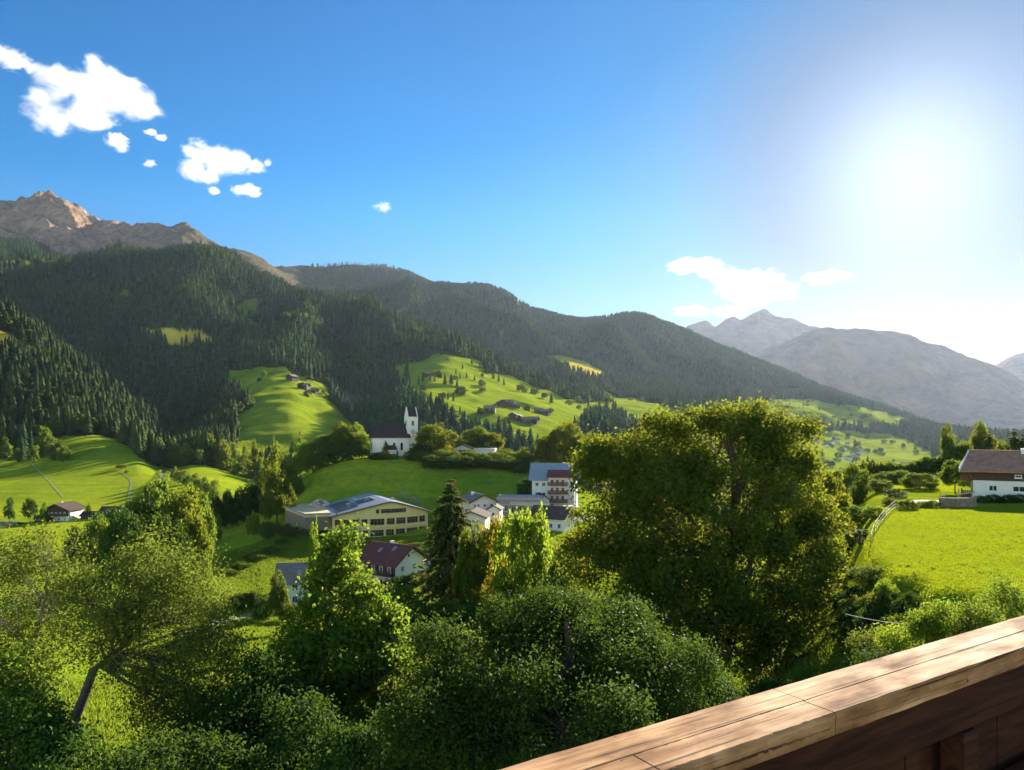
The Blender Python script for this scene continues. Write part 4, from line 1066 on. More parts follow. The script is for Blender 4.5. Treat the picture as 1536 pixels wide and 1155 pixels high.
for px_, Y_, zz, s in ((857, 240, -26.3, 1.0), (848, 232, -28.2, .8), (866, 231, -27.6, .9)):
    cp = empty('awning', ((px_ - CX) / F * Y_, Y_, zz - 2.4), .3, {857: 'pale canvas awning in front of the hotel balconies', 848: 'small pale awning by the white gabled house', 866: 'pale awning half covered by the big tree leaves'}[px_], 'awning')
    m = MB(); m.prism([(-2.6 * s, -1.5 * s, 2.3), (2.6 * s, -1.5 * s, 2.3), (2.6 * s, 1.5 * s, 2.8), (-2.6 * s, 1.5 * s, 2.8)], (0, 0, 0), (0, 0, .08)); m.build('canvas', plain('pale_canvas', (.66, .60, .50), .8, .05), cp)
    for a in (-1, 1):
        for b in (-1, 1):
            m = MB(); m.tube([(a * 2.4 * s, b * 1.3 * s, -2), (a * 2.4 * s, b * 1.3 * s, 2.55 + b * .2)], [.06, .06], 6); m.build('post', M_METAL, cp)

# ---- chalet above the right-hand meadow
Yr = 110.0
rc = empty('chalet', ((1502 - CX) / F * Yr, Yr, -11.5), math.radians(-30), 'white house with dark timber upper storey and weathered red roof above the meadow', 'house')
m = MB(); m.box(-3.6, 9, 0, 7.5, -2.5, 3.35); m.build('wall', M_WHITE, rc)
m = MB(); m.box(-3.64, 9.04, -.04, 7.54, 3.353, 4.75); m.build('timber_storey', M_DARKWOOD, rc)
m = MB(); og = 1.75; ze, zr = 4.62, 7.55
rv = [(-3.6 - og, -1.3, ze), (3.7, -1.3, ze), (3.0, 3.75, zr), (-4.0, 3.75, zr), (-3.6 - og, 8.8, ze), (3.7, 8.8, ze)]
vs = rv + [(x, y, z + .24) for x, y, z in rv]
fs = [(0, 1, 2, 3), (3, 2, 5, 4)]
m.add(vs, fs + [tuple(i + 6 for i in f)[::-1] for f in fs] + [(0, 6, 7, 1), (1, 7, 8, 2), (2, 8, 11, 5), (5, 11, 10, 4)], 0)
m.add([rv[0], rv[3], rv[4]] + [(x, y, z + .26) for x, y, z in (rv[0], rv[3], rv[4])], [(0, 1, 2), (0, 3, 4, 1), (1, 4, 5, 2), (3, 4, 5)], 2)
m.bar((-5.0 - .4, -1.34, ze + .12), (-4.03, 3.75, zr + .16), .16, .34, 1); m.bar((-4.1, 3.75, zr + .27), (3.1, 3.75, zr + .27), .35, .12, 0)
rr0 = m.build('roof', [R_PLUM, M_TRIM, M_DARKWOOD], rc)
m = MB(); vs = [(3.2, -1.0, 4.9), (9.6, -1.0, 4.9), (9.6, 3.75, 7.7), (3.2, 3.75, 7.7), (9.6, 8.4, 4.9), (3.2, 8.4, 4.9)]
m.add(vs + [(x, y, z + .24) for x, y, z in vs], [(0, 1, 2, 3), (3, 2, 4, 5), (9, 8, 7, 6), (11, 10, 8, 9), (0, 6, 7, 1), (0, 3, 9, 6), (3, 5, 11, 9), (1, 7, 8, 2), (2, 8, 10, 4)]); m.build('side_roof', R_SHINGLE, rc)
m = MB(); m.box(2.7, 4.0, 3.0, 4.2, 7.2, 8.15); m.build('chimney', M_TRIM, rr0)
def rwin(u, z, w, h, up=0):
    o = window(rc, 'S', u, z, w, h, 0, 0 + (.04 if up else 0), M_TRIM)
for u, z, w, h in ((-1.05, 1.75, 1.15, .95), (2.2, 1.75, 1.65, .95), (5.6, 1.75, 1.2, .95)): rwin(u, z, w, h)
m = MB(); m.box(-2.0, -1.1, -.05, -.004, -.5, .55); m.build('cellar_opening', M_GLASS, rc)
m = MB(); m.box(1.5, 2.2, -.05, -.004, -.6, .4); m.build('cellar_opening', M_GLASS, rc)
rwin(2.1, 3.85, .9, .5, 1)
m = MB()
for z in (.9, 3.4):
    m.box(-5.0, -3.66, .4, 6.5, z - .15, z)
    for k in range(22): m.box(-5.0, -4.96, .4 + k * .28, .4 + k * .28 + .22, z + .003, z + .9)
    for k in range(5): m.box(-4.95 + k * .27, -4.95 + k * .27 + .2, .4, .44, z + .003, z + .9)
m.build('balcony', M_REDWOOD, rc)
m = MB(); m.tube([(-3.72, -.1, -1), (-3.72, -.1, 4.5)], [.05, .05], 6); m.build('downpipe', M_REDWOOD, rc)
# stone wall, timber rails and round trough in front of it
m = MB()
pts = [G(1409, 101.5), G(1432, 101), G(1463, 101)]
for a, b in zip(pts[:-1], pts[1:]): m.bar(np.array(a) + (0, 0, .15), np.array(b) + (0, 0, .15), .5, 2.2)
tag(m.build('garden_wall', M_STONE), 'low grey stone wall at the top edge of the meadow', 'wall')
fr = empty('rail_fence', G(1437, 104), 0, 'rustic timber rail fence on the yard beside the white chalet', 'fence')
fx, fy, fz = fr.location
for k, px_ in enumerate((1411, 1438, 1458)):
    q = np.array(G(px_, 104 + .3 * k)) - np.array(fr.location); m = MB(); m.tube([q + (0, 0, -.4), q + (0, 0, 2.3 if k == 1 else 1.6)], [.11, .09], 7); m.build('post', plain('silvery_wood', (.34, .27, .19), .9), fr)
a, b, c = [np.array(G(p_, 104 + .3 * k)) - np.array(fr.location) for k, p_ in enumerate((1411, 1438, 1458))]
m = MB(); m.tube([a + (-.2, 0, .3), a + (.9, 0, 1.7)], [.09, .07], 6); m.tube([b + (0, 0, 1.4), c + (.4, 0, 1.75)], [.08, .08], 6); m.tube([b + (0, 0, .9), c + (.4, 0, 1.0)], [.07, .07], 6); m.build('rail', plain('silvery_rail', (.36, .28, .18), .9), fr)

# ---- farm below the left-hand field
house('farmhouse', 'wide-gabled farmhouse with brown upper storey below the left field', 'house', 96, 350, -44.6, 90, 12, 11.5, 5.6, 2.6, M_WHITE, R_BROWN,
      [('W', R_(-4, 4, 5), [3.2], 1.0, 1.2), ('W', R_(-4, 4, 4), [.5], 1.0, 1.3)], 1.4, 1.5, 0, [('W', 2.7)], [(0, 1, 1)], [('W', -5.5, 5.5, 2.8, 1.3)])
house('barn', 'long low dark-roofed barn right of the farmhouse', 'barn', 146, 352, -44.6, 4, 12, 7, 2.2, 1.6, M_DARKWOOD, R_SHINGLE, [], .6, .6)
house('barn', 'white-walled barn with brown roof near the bushes below the track', 'barn', 168, 356, -44.0, 2, 8, 6.5, 3.2, 1.9, M_WHITE, R_BROWN, [('S', [-2, 1.5], [1], 1, 1)], .8, .8)
house('barn', 'dark shed in front of the farmhouse', 'barn', 68, 343, -44.8, 10, 7, 5.5, 2.0, 1.4, M_DARKWOOD, R_SHINGLE, [], .5, .5)
house('barn', 'low open shed with pale grey roof at the lane', 'barn', 13, 334, -46.2, -6, 9, 6, 1.6, 1.0, M_DARKWOOD, R_GREY, [], .5, .5)
# white house peeping out of the trees on the right
house('village_house', 'white gable peeping out of the bushes beyond the big tree', 'house', 1293, 172, -16.6, 80, 7, 5.0, 3.4, 2.6, M_WHITE, R_GREY, [], .4, .3)

# ---- scattered farms far off (each house on its own; copies of two small ones)
def farm_proto(name, label, group, wall, roof, L_, W_, H_, R2):
    r = empty(name, (0, -30, -30), 0, label, 'farmhouse', group)
    m = MB(); gable_walls(m, L_, W_, H_, R2); w0 = m.build('wall', wall, r)
    m = MB(); gable_roof(m, L_, W_, H_, R2, 1, 1); m.build('roof', [roof, M_DARKWOOD], r)
    m = MB()
    for u in (-L_ / 3, 0, L_ / 3): m.box(u - .7, u + .7, -W_ / 2 - .08, -W_ / 2 - .003, 2.6, 4.2)
    m.build('window', M_GLASS, r)
    return r
fa = farm_proto('farmhouse', 'dark-roofed farmhouse on the sunny meadow terrace', 'farmhouses on the meadow terraces', M_DARKWOOD, R_GREY, 13, 10, 5.2, 2.8)
fb = farm_proto('farmhouse', 'small pale house in the far valley village', 'houses of the far valley village', M_WHITE, R_GREY, 12, 9, 5.5, 2.8)
spots_a = [(752, 1120), (762, 1135), (775, 1140), (790, 1150), (808, 1165), (818, 1150), (778, 1010), (789, 1000), (800, 1015), (770, 1000), (735, 1010), (600, 1190),
           (438, 1130), (456, 1100), (470, 1110), (1262, 2550), (1290, 2600), (1312, 2560), (980, 1240), (640, 1300), (1210, 2700), (1150, 2750)]
spots_b = [(1208 + 6.3 * k + (k * 37 % 5), 1900 + (k * 53 % 190)) for k in range(14)] + [(1340 + 7 * k, 1500 + (k * 41 % 120)) for k in range(6)] + [(1412 + 8 * k, 2050 + (k * 61 % 260)) for k in range(6)] + [(1492 + 9 * k, 2000 + (k * 71 % 150)) for k in range(4)] + [(1262 + 11 * k, 1650 + 40 * k) for k in range(3)]
for pr, sp in ((fa, spots_a), (fb, spots_b)):
    for i, (px_, Y_) in enumerate(sp):
        o = pr if i == 0 else copy_tree(pr)
        o.location = G(px_, Y_, .3); o.rotation_euler = (0, 0, rng.uniform(-.5, .5) + (1.57 if i % 3 == 0 else 0)); s = rng.uniform(.8, 1.15); o.scale = (s, s, s)
# ------------------------------------------------------------------ balcony rail in front of the camera
def wood_rail_mat():
    m, nt, b = new_mat('worn_larch_rail')
    tc = N(nt, 'ShaderNodeTexCoord').outputs['Object']
    mp = N(nt, 'ShaderNodeMapping'); L(nt, tc, mp.inputs[0]); mp.inputs['Scale'].default_value = (1.0, 14, 14)
    g = noise(nt, 2.4, 8, .65, mp.outputs[0], .15)
    mp2 = N(nt, 'ShaderNodeMapping'); L(nt, tc, mp2.inputs[0]); mp2.inputs['Scale'].default_value = (2.2, 5, 5)
    blot = noise(nt, 2.2, 5, .6, mp2.outputs[0], .4)
    mp3 = N(nt, 'ShaderNodeMapping'); L(nt, tc, mp3.inputs[0]); mp3.inputs['Scale'].default_value = (7, 20, 20)
    chips = noise(nt, 3, 3, .5, mp3.outputs[0])
    c = ramp(nt, g.outputs['Fac'], [(.25, (.14, .066, .026)), (.45, (.31, .155, .062)), (.62, (.44, .245, .115)), (.8, (.24, .115, .046))])
    c2 = ramp(nt, blot.outputs['Fac'], [(.30, (.36, .30, .26)), (.5, (1, 1, 1)), (.66, (1.5, 1.55, 1.6))])
    col = mixc(nt, 1, c.outputs[0], c2.outputs[0], 'MULTIPLY')
    k = ramp(nt, chips.outputs['Fac'], [(.66, (0, 0, 0)), (.72, (1, 1, 1))])
    col = mixc(nt, mathn(nt, 'MULTIPLY', k.outputs[0], .55), col, (.42, .29, .18))
    k2 = ramp(nt, chips.outputs['Fac'], [(.27, (1, 1, 1)), (.31, (0, 0, 0))])
    col = mixc(nt, k2.outputs[0], col, (.055, .028, .016))
    mp4 = N(nt, 'ShaderNodeMapping'); L(nt, tc, mp4.inputs[0]); mp4.inputs['Scale'].default_value = (.9, 46, 46)
    fine = noise(nt, 2.2, 5, .6, mp4.outputs[0], .25)
    k3 = ramp(nt, fine.outputs['Fac'], [(.37, (.22, .20, .18)), (.43, (1, 1, 1)), (.7, (1.12, 1.12, 1.1))])
    col = mixc(nt, 1, col, k3.outputs[0], 'MULTIPLY')
    L(nt, col, b.inputs['Base Color'])
    rg = ramp(nt, blot.outputs['Fac'], [(.3, (.9, .9, .9)), (.7, (.72, .72, .72))])
    L(nt, rg.outputs[0], b.inputs['Roughness']); b.inputs['Specular IOR Level'].default_value = .07
    hh = mathn(nt, 'ADD', g.outputs['Fac'], mathn(nt, 'MULTIPLY', chips.outputs['Fac'], .5))
    bump(nt, b, hh, .12, .002)
    return m
def dark_board_mat():  # dark wood colour carries the shade on the railing's inner side
    m, nt, b = new_mat('shade_dark_boards')
    tc = N(nt, 'ShaderNodeTexCoord').outputs['Object']
    mp = N(nt, 'ShaderNodeMapping'); L(nt, tc, mp.inputs[0]); mp.inputs['Scale'].default_value = (1.2, 12, 12)
    g = noise(nt, 3, 7, .65, mp.outputs[0], .7)
    c = ramp(nt, g.outputs['Fac'], [(.3, (.022, .009, .005)), (.55, (.055, .021, .010)), (.75, (.09, .036, .016))])
    L(nt, c.outputs[0], b.inputs['Base Color']); b.inputs['Roughness'].default_value = .7; b.inputs['Specular IOR Level'].default_value = .1
    bump(nt, b, g.outputs['Fac'], .3, .004)
    return m
M_RAIL, M_BOARD = wood_rail_mat(), dark_board_mat()
hr = .50                                          # rail top below the eye
p0 = np.array([(740 - CX) / F * hr * F / 515, hr * F / 515])       # far edge of the rail where it leaves the frame
dd = np.array([(2500 - CX) / F, 1.0]); dd /= np.linalg.norm(dd)
ang = math.atan2(dd[1], dd[0])
bal = empty('balcony_railing', (p0[0], p0[1], -hr), ang, 'heavy worn timber balcony railing with sunlit top boards and dark inner side', 'railing')
# local x along the rail, local y towards the valley (0 = far edge), negative y towards the camera
wd = .137
r_ = np.random.default_rng(8)
def plank(x0, x1, y0, y1, z0, z1, name, mat, parent, seg=40, wob=.0003, rad=.006):
    """sawn board with eased, slightly uneven edges"""
    m = MB(); xs2 = np.linspace(x0, x1, seg)
    q_ = rad if name != 'handrail_board' else .0012
    prof = [(y0 + rad, z0), (y1 - rad, z0), (y1, z0 + rad), (y1, z1 - (q_ if y1 < -.01 else rad)), (y1 - (q_ if y1 < -.01 else rad), z1), (y0 + (q_ if y0 > -.1 else rad), z1), (y0, z1 - (q_ if y0 > -.1 else rad)), (y0, z0 + rad)]
    n = len(prof); vs = []
    for x in xs2:
        for (y, z) in prof: vs.append((x, y + r_.normal(0, wob), z + r_.normal(0, wob * .02)))
    fs = [tuple(range(n))[::-1], tuple(range((seg - 1) * n, seg * n))]
    for i in range(seg - 1):
        for j in range(n): fs.append((i * n + j, i * n + (j + 1) % n, (i + 1) * n + (j + 1) % n, (i + 1) * n + j))
    m.add(vs, fs); return m.build(name, mat, parent)
# handrail boards butted end to end: two boards side by side with a crack, joints at different places
js = [-1.0, .205, .615, 2.4]
for a, b in zip(js[:-1], js[1:]): plank(a + .0015, b - .0015, -wd, -wd * .52 - .0004, -.042, 0, 'handrail_board', M_RAIL, bal, 44, .0005, .0035)
js = [-1.0, .62, 2.4]
for a, b in zip(js[:-1], js[1:]): plank(a + .001, b - .001, -wd * .52 + .0004, 0, -.042, .0002, 'handrail_board', M_RAIL, bal, 44, .0005, .0035)
plank(-1.0, 2.4, -wd + .012, -wd + .040, -.115, -.043, 'fascia_board', M_BOARD, bal, 30, .0008, .004)
plank(-1.0, 2.4, -wd + .03, -wd + .075, -.155, -.116, 'upper_rail', M_BOARD, bal, 30, .0008, .004)
for k, x in enumerate((.10, .60, 1.10, 1.60)):
    plank(x, x + .055, -wd + .022, -wd + .072, -1.0, -.156, 'post', M_BOARD, bal, 6, .0006, .004)
for k in range(17):
    x = -1.0 + k * .2; plank(x, x + .194, -.045, -.025, -1.0, -.08, 'infill_board', M_BOARD, bal, 6, .0006, .003)
plank(-1.0, 2.4, -wd + .035, -wd + .070, -.36, -.315, 'lower_rail', M_BOARD, bal, 30, .0008, .006)
m = MB(); m.bar((.232, -wd + .0105, -.047), (.238, -wd + .0105, -.112), .0022, .002, 0, (0, 1, 0)); m.build('crack', plain('pale_splinter', (.36, .27, .18), .8), bal)
# ------------------------------------------------------------------ trees and shrubs of the valley floor and village
SH = {
 'round': [((0, 0, .60), (.42, .42, .36)), ((.16, .1, .48), (.3, .3, .26)), ((-.18, -.05, .50), (.3, .3, .28)), ((.03, -.16, .66), (.27, .27, .26)), ((-.05, .08, .8), (.22, .22, .19))],
 'tall':  [((0, 0, .44), (.34, .34, .22)), ((.16, .06, .60), (.26, .26, .18)), ((-.17, .0, .54), (.26, .26, .18)), ((.05, -.05, .80), (.19, .19, .18)), ((-.10, .1, .30), (.30, .30, .14)), ((.17, -.1, .36), (.26, .26, .15)), ((-.10, .04, .72), (.17, .17, .13))],
 'bush':  [((0, 0, .42), (.45, .45, .45)), ((.22, .08, .36), (.3, .3, .34)), ((-.24, 0, .34), (.28, .28, .34)), ((.0, -.2, .50), (.26, .26, .36)), ((.06, .1, .68), (.22, .22, .26))],
}
_proto = {}
def proto(shape, mat, v, fine):
    key = (shape, mat, v, fine)
    if key not in _proto:
        r = np.random.default_rng(abs(hash((len(_proto), v))) % 9999 + 3)
        bl = [(np.array(c) + r.normal(0, .035, 3), np.array(q) * r.uniform(.88, 1.12)) for c, q in SH[shape]]
        nc_, per, ls, cs = (1500, 6, .042, .06) if fine else (480, 5, .075, .08)
        cm_, p, bi = crown_mesh('crown', bl, nc_, per, cs, ls, LM[mat], r, .7, .55, -.85, .5, .1, (1, 1, 1), .095 if fine else .13)
        wm = wood_mesh('trunk', (0, 0, -.04), (0, 0, .75), .022, bl, p, bi, M_BARK, r, .05 if fine else .03, .2 if shape != 'bush' else .05)
        _proto[key] = (cm_, wm)
    return _proto[key]
_label_n = {}
def mt(px, pytop, Y, wpx, mat, shape, label, group=None, name=None, cat='tree', v=0, fine=None, dz=0.0, hh=None):
    b = G(px, Y); h_ = (HY - pytop) / F * Y - b[2]; w_ = wpx / F * Y; h_ = max(h_, .55 * w_) if hh is None else hh
    fine = (h_ / Y * F > 48) if fine is None else fine
    c_, t_ = proto(shape, mat, v, fine)
    o = empty(name or ('shrub' if shape == 'bush' else 'broadleaf_tree'), (b[0], b[1], b[2] + dz), rng.uniform(0, 6.28), label, cat if shape != 'bush' else 'shrub', group)
    o.scale = (w_ * 1.05, w_ * 1.05, h_)
    obj('trunk', t_, o); obj('crown', c_, o)
    return o
def Yat(px, pyb, Y0=60, Y1=420):
    """distance at which the ground shows at a photo row"""
    Yq = np.linspace(Y1, Y0, 1500); py = HY - bilin(Z, np.full(1500, float(px)), Yq) / Yq * F
    k = np.argmax(py >= pyb); return float(Yq[k])
S = lambda a, b, n: np.linspace(a, b, n)
# left: field edge and farm
mt(14, 751, 345, 15, 'dark', 'tall', 'dark narrow tree by the lane before the farmhouse')
mt(44, 751, 345, 20, 'dark', 'round', 'dark rounded tree between the lane shed and the farmhouse')
mt(66, 756, 338, 10, 'ash', 'bush', 'small bush against the farmhouse shed')
mt(133, 757, 352, 7, 'ash', 'round', 'tiny round tree between farmhouse and long barn')
mt(182, 699, 500, 13, 'lime', 'round', 'lone tree casting a long shadow on the left field')
mt(190, 707, 490, 6, 'ash', 'bush', 'small bush at the foot of the lone field tree')
for k in range(9):
    mt(262 + 7.2 * k, 702 + 2.6 * k, 455 - 9 * k, 11 + (k % 3) * 3, 'ash', 'bush', 'low bush in the row running down the bright field beside the track', 'bushes in the row beside the track', v=k % 2)
for px_, py_, Y_, w_ in ((70, 640, 545, 22), (58, 655, 540, 18), (82, 660, 530, 26), (95, 668, 525, 20), (50, 668, 528, 18), (26, 672, 535, 14), (8, 655, 548, 16)):
    mt(px_, py_, Y_, w_, 'ash', 'tall', 'leafy tree in the clump at the top of the left field', 'clump of trees at the top of the left field', v=int(w_) % 2)
for px_, py_, Y_, w_ in ((262, 664, 560, 18), (280, 668, 555, 20), (297, 670, 560, 16), (318, 655, 575, 16), (335, 660, 570, 18), (350, 668, 580, 16), (366, 672, 590, 16), (380, 662, 620, 14), (395, 676, 600, 14), (408, 668, 640, 12), (372, 690, 560, 18), (352, 690, 560, 16), (392, 690, 545, 16), (335, 694, 550, 14), (410, 655, 660, 9), (438, 660, 690, 9), (450, 652, 700, 9)):
    mt(px_, py_, Y_, w_, 'lime' if w_ % 4 else 'ash', 'bush' if w_ > 14 else 'tall', 'grey-green bushy tree in the hollow below the spruce wood' if w_ > 14 else 'slim tree on the shaded slope behind the knoll', 'bushy trees in the hollow' if w_ > 14 else 'slim trees on the shaded slope', v=int(px_) % 2)
# belt between farm and terrace
for i, (px_, py_, Y_, w_, mm) in enumerate(((165, 770, 165, 60, 'dark'), (200, 752, 178, 62, 'ash'), (232, 728, 185, 74, 'ash'), (272, 732, 178, 70, 'lime'), (300, 745, 190, 46, 'ash'), (150, 782, 150, 56, 'ash'), (185, 775, 150, 60, 'dark'), (245, 775, 150, 74, 'dark'), (290, 775, 158, 50, 'lime'), (120, 790, 160, 50, 'lime'))):
    mt(px_, py_, Y_, w_, mm, 'round', ['small dark tree at the lower end of the belt below the barns', 'mid-green tree at the barns in the belt', 'tallest broad tree of the belt above the fruit trees', 'yellow-green broad tree of the belt', 'green tree where the belt meets the bright field', 'green tree below the long barn', 'dark tree in the shade under the belt', 'broad dark tree behind the twiggy fruit tree', 'yellow-green tree at the edge of the young orchard', 'pale green tree in front of the farmhouse'][i], v=i % 2, fine=True)
for k in range(11):
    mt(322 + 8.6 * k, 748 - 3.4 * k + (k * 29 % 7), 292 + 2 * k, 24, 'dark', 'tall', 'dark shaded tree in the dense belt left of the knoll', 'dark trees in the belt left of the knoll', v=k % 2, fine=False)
mt(414, 703, 254, 50, 'lime', 'tall', 'tall sunlit tree with pale trunk beside the sandy terrace', fine=True)
mt(436, 690, 285, 30, 'ash', 'bush', 'dark bush behind the tall sunlit tree by the terrace')
for i, (px_, py_, Y_, w_, mm, sh) in enumerate(((410, 674, 300, 38, 'lime', 'bush'), (452, 662, 304, 28, 'bright', 'tall'), (432, 684, 300, 26, 'bright', 'bush'), (470, 680, 303, 26, 'ash', 'bush'), (480, 655, 308, 36, 'ash', 'round'), (500, 650, 312, 40, 'ash', 'round'), (516, 638, 314, 36, 'lime', 'round'), (534, 636, 318, 34, 'bright', 'round'), (530, 662, 309, 32, 'dark', 'bush'), (508, 674, 307, 30, 'dark', 'bush'), (490, 686, 304, 26, 'ash', 'bush'))):
    mt(px_, py_, Y_, w_, mm, sh, ['yellowish bush at the left end of the knoll trees', 'bright green upright tree at the left end of the knoll', 'bright low bush under the upright tree on the knoll', 'green bush at the shoulder of the knoll', 'green tree on the left shoulder of the knoll', 'broad green tree a little left of the church', 'yellow-green tree near the church end wall', 'bright tree touching the church end wall', 'dark bush under the church end wall', 'dark bush below the broad green tree by the church', 'low green bush on the edge of the knoll grass'][i], v=i % 2, fine=(sh != 'bush'))
for i, (px_, py_, w_) in enumerate(((562, 686, 20), (574, 683, 24), (588, 688, 18))):
    mt(px_, py_, 304, w_, ['dark', 'lime', 'ash'][i], 'bush', ['dark bush below the sacristy', 'pale-topped bush below the church', 'green bush under the churchyard wall'][i], v=i % 2, fine=True)
mt(578, 664, 309, 10, 'lime', 'tall', 'small pale tree growing against the church wall')
# right of the church
for i, (px_, py_, Y_, w_, mm, sh) in enumerate(((650, 639, 316, 54, 'lime', 'round'), (634, 662, 312, 34, 'dark', 'bush'), (664, 664, 314, 34, 'autumn', 'bush'), (712, 642, 342, 42, 'ash', 'round'), (736, 650, 344, 42, 'lime', 'round'), (690, 660, 340, 26, 'ash', 'round'), (757, 676, 318, 34, 'lime', 'bush'), (786, 670, 318, 32, 'lime', 'tall'), (774, 688, 312, 34, 'bright', 'bush'), (850, 633, 318, 68, 'lime', 'round'), (812, 652, 322, 26, 'ash', 'tall'), (880, 655, 316, 34, 'ash', 'round'))):
    mt(px_, py_, Y_, w_, mm, sh, ['big round tree right of the church tower with golden edge', 'dark bush at the foot of the tower', 'golden bush on the flank of the big round tree', 'green tree behind the tan house', 'rounded tree behind the flat white house', 'small tree between the round tree and tan house', 'yellow-green bush right of the flat white house', 'upright tree at the right end of the knoll', 'bright bush above the hotel roof', 'broad dark tree crown rising behind the hotel', 'grey-green slim tree left of the broad crown behind the hotel', 'green tree at the shoulder of the broad crown'][i], v=i % 2, fine=True)
for k in range(13):
    mt(622 + 13.6 * k, 692 + (k * 31 % 9) - (3 if k > 6 else 0), 303 - (k % 3) * 4, 30, ['dark', 'ash', 'lime', 'ash'][k % 4], 'bush', 'dense bush in the thicket below the houses on the knoll', 'bushes of the thicket on the knoll', v=k % 2, fine=True)
for k in range(6):
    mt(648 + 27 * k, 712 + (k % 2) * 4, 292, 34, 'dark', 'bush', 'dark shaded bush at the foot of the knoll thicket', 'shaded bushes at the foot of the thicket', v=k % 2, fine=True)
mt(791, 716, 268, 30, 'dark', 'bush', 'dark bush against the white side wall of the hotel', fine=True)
# young orchard and bank below the terrace
for i, (px_, py_, Y_, w_, mm, sh) in enumerate(((320, 777, Yat(320, 818), 25, 'bright', 'round'), (349, 771, Yat(349, 790), 11, 'bright', 'round'), (381, 774, Yat(381, 808), 19, 'bright', 'round'), (402, 780, Yat(402, 808), 22, 'ash', 'bush'), (430, 784, Yat(430, 803), 18, 'apple', 'bush'), (416, 782, Yat(416, 800), 11, 'autumn', 'bush'))):
    mt(px_, py_, Y_, w_, mm, sh, ['largest pale young tree on the lit orchard strip', 'smallest young tree standing alone on the orchard strip', 'yellowish young tree on the orchard strip', 'round grey-green bush beside the yellowish young tree', 'low bush before the arched wall', 'small golden bush before the sandy terrace'][i], v=i % 2, fine=True)
for k in range(14):
    mt(326 + 7.4 * k, 800, Yat(326 + 7.4 * k, 862 - 3.6 * k + (k * 17 % 13)), 26 - k * .5, 'apple' if k % 2 else 'bright', 'bush', 'low scrubby bush on the sunlit bank above the lane', 'scrub on the sunlit bank', v=k % 2, fine=True, hh=1.1 + .9 * ((k * 37) % 10) / 10)
for k in range(7):
    mt(296 + 17 * k, 880, Yat(296 + 17 * k, 905 + (k * 23 % 14) - k), 34, 'apple' if k % 3 else 'ash', 'bush', 'low shaded bush on the lower bank beside the lane', 'bushes on the lower bank', v=k % 2, fine=True, hh=1.6 + 1.6 * ((k * 37) % 10) / 10)
mt(418, 862, 138, 34, 'apple', 'tall', 'small fruit tree in front of the white house with grey roof', fine=True)
mt(396, 894, 139, 30, 'dark', 'bush', 'dark bush at the bend of the lane', fine=True)
mt(437, 905, 136, 36, 'lime', 'bush', 'yellow-green bush under the white house with grey roof', fine=True)
for i, (px_, py_, w_, mm, lab) in enumerate(((436, 788, 18, 'apple', 'reddish-green bush at the left end of the retaining wall'), (462, 790, 22, 'ash', 'green bush in front of the arched opening'), (484, 794, 22, 'dark', 'dark bush where the retaining wall meets the cream building'))):
    mt(px_, py_, Yat(px_, 806), w_, mm, 'bush', lab, v=i % 2, fine=True)
mt(472, 778, 128, 22, 'bright', 'tall', 'slender bright tree rising left of the maple top', fine=True)
for k in range(7):
    mt(556 + 13 * k, 868 - 2.4 * k, 152 + 1.5 * k, 20, 'dark', 'bush', 'clipped dark hedge bush below the red-roofed house', 'hedge bushes below the red-roofed house', v=k % 2, fine=True, hh=3)
mt(602, 880, 104, 64, 'ash', 'round', 'rounded grey-green tree between maple and tall fir', fine=True)
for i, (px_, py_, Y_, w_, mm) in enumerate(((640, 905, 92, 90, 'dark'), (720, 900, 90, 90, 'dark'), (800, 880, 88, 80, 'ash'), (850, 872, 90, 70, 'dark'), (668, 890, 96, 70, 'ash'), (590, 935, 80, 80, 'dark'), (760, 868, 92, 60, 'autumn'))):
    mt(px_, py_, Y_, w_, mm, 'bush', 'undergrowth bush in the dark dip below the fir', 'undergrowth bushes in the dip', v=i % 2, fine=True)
for k in range(6):
    mt(560 + 13 * k, 818 - 2 * k, 207 + 2 * k, 26, 'bright' if k % 2 else 'apple', 'bush', 'low bush on the yellow bank under the cream building', 'bushes on the bank under the cream building', v=k % 2, fine=True, hh=1.3)
# bright trees in front of the village
mt(792, 776, 92, 88, 'bright', 'round', 'bright green broad tree in front of the white gabled house', fine=True)
mt(842, 812, 80, 60, 'apple', 'bush', 'yellow-green bush beside the bright broad tree', fine=True)
mt(862, 806, 112, 44, 'autumn', 'tall', 'golden little tree left of the big tree', fine=True)
mt(736, 776, 104, 54, 'autumn', 'round', 'golden feathery tree right of the tall fir', fine=True)
mt(706, 800, 100, 50, 'lime', 'round', 'yellow-green feathery tree leaning on the tall fir', fine=True)
mt(752, 840, 96, 50, 'autumn', 'bush', 'golden-green bush under the feathery trees', fine=True)
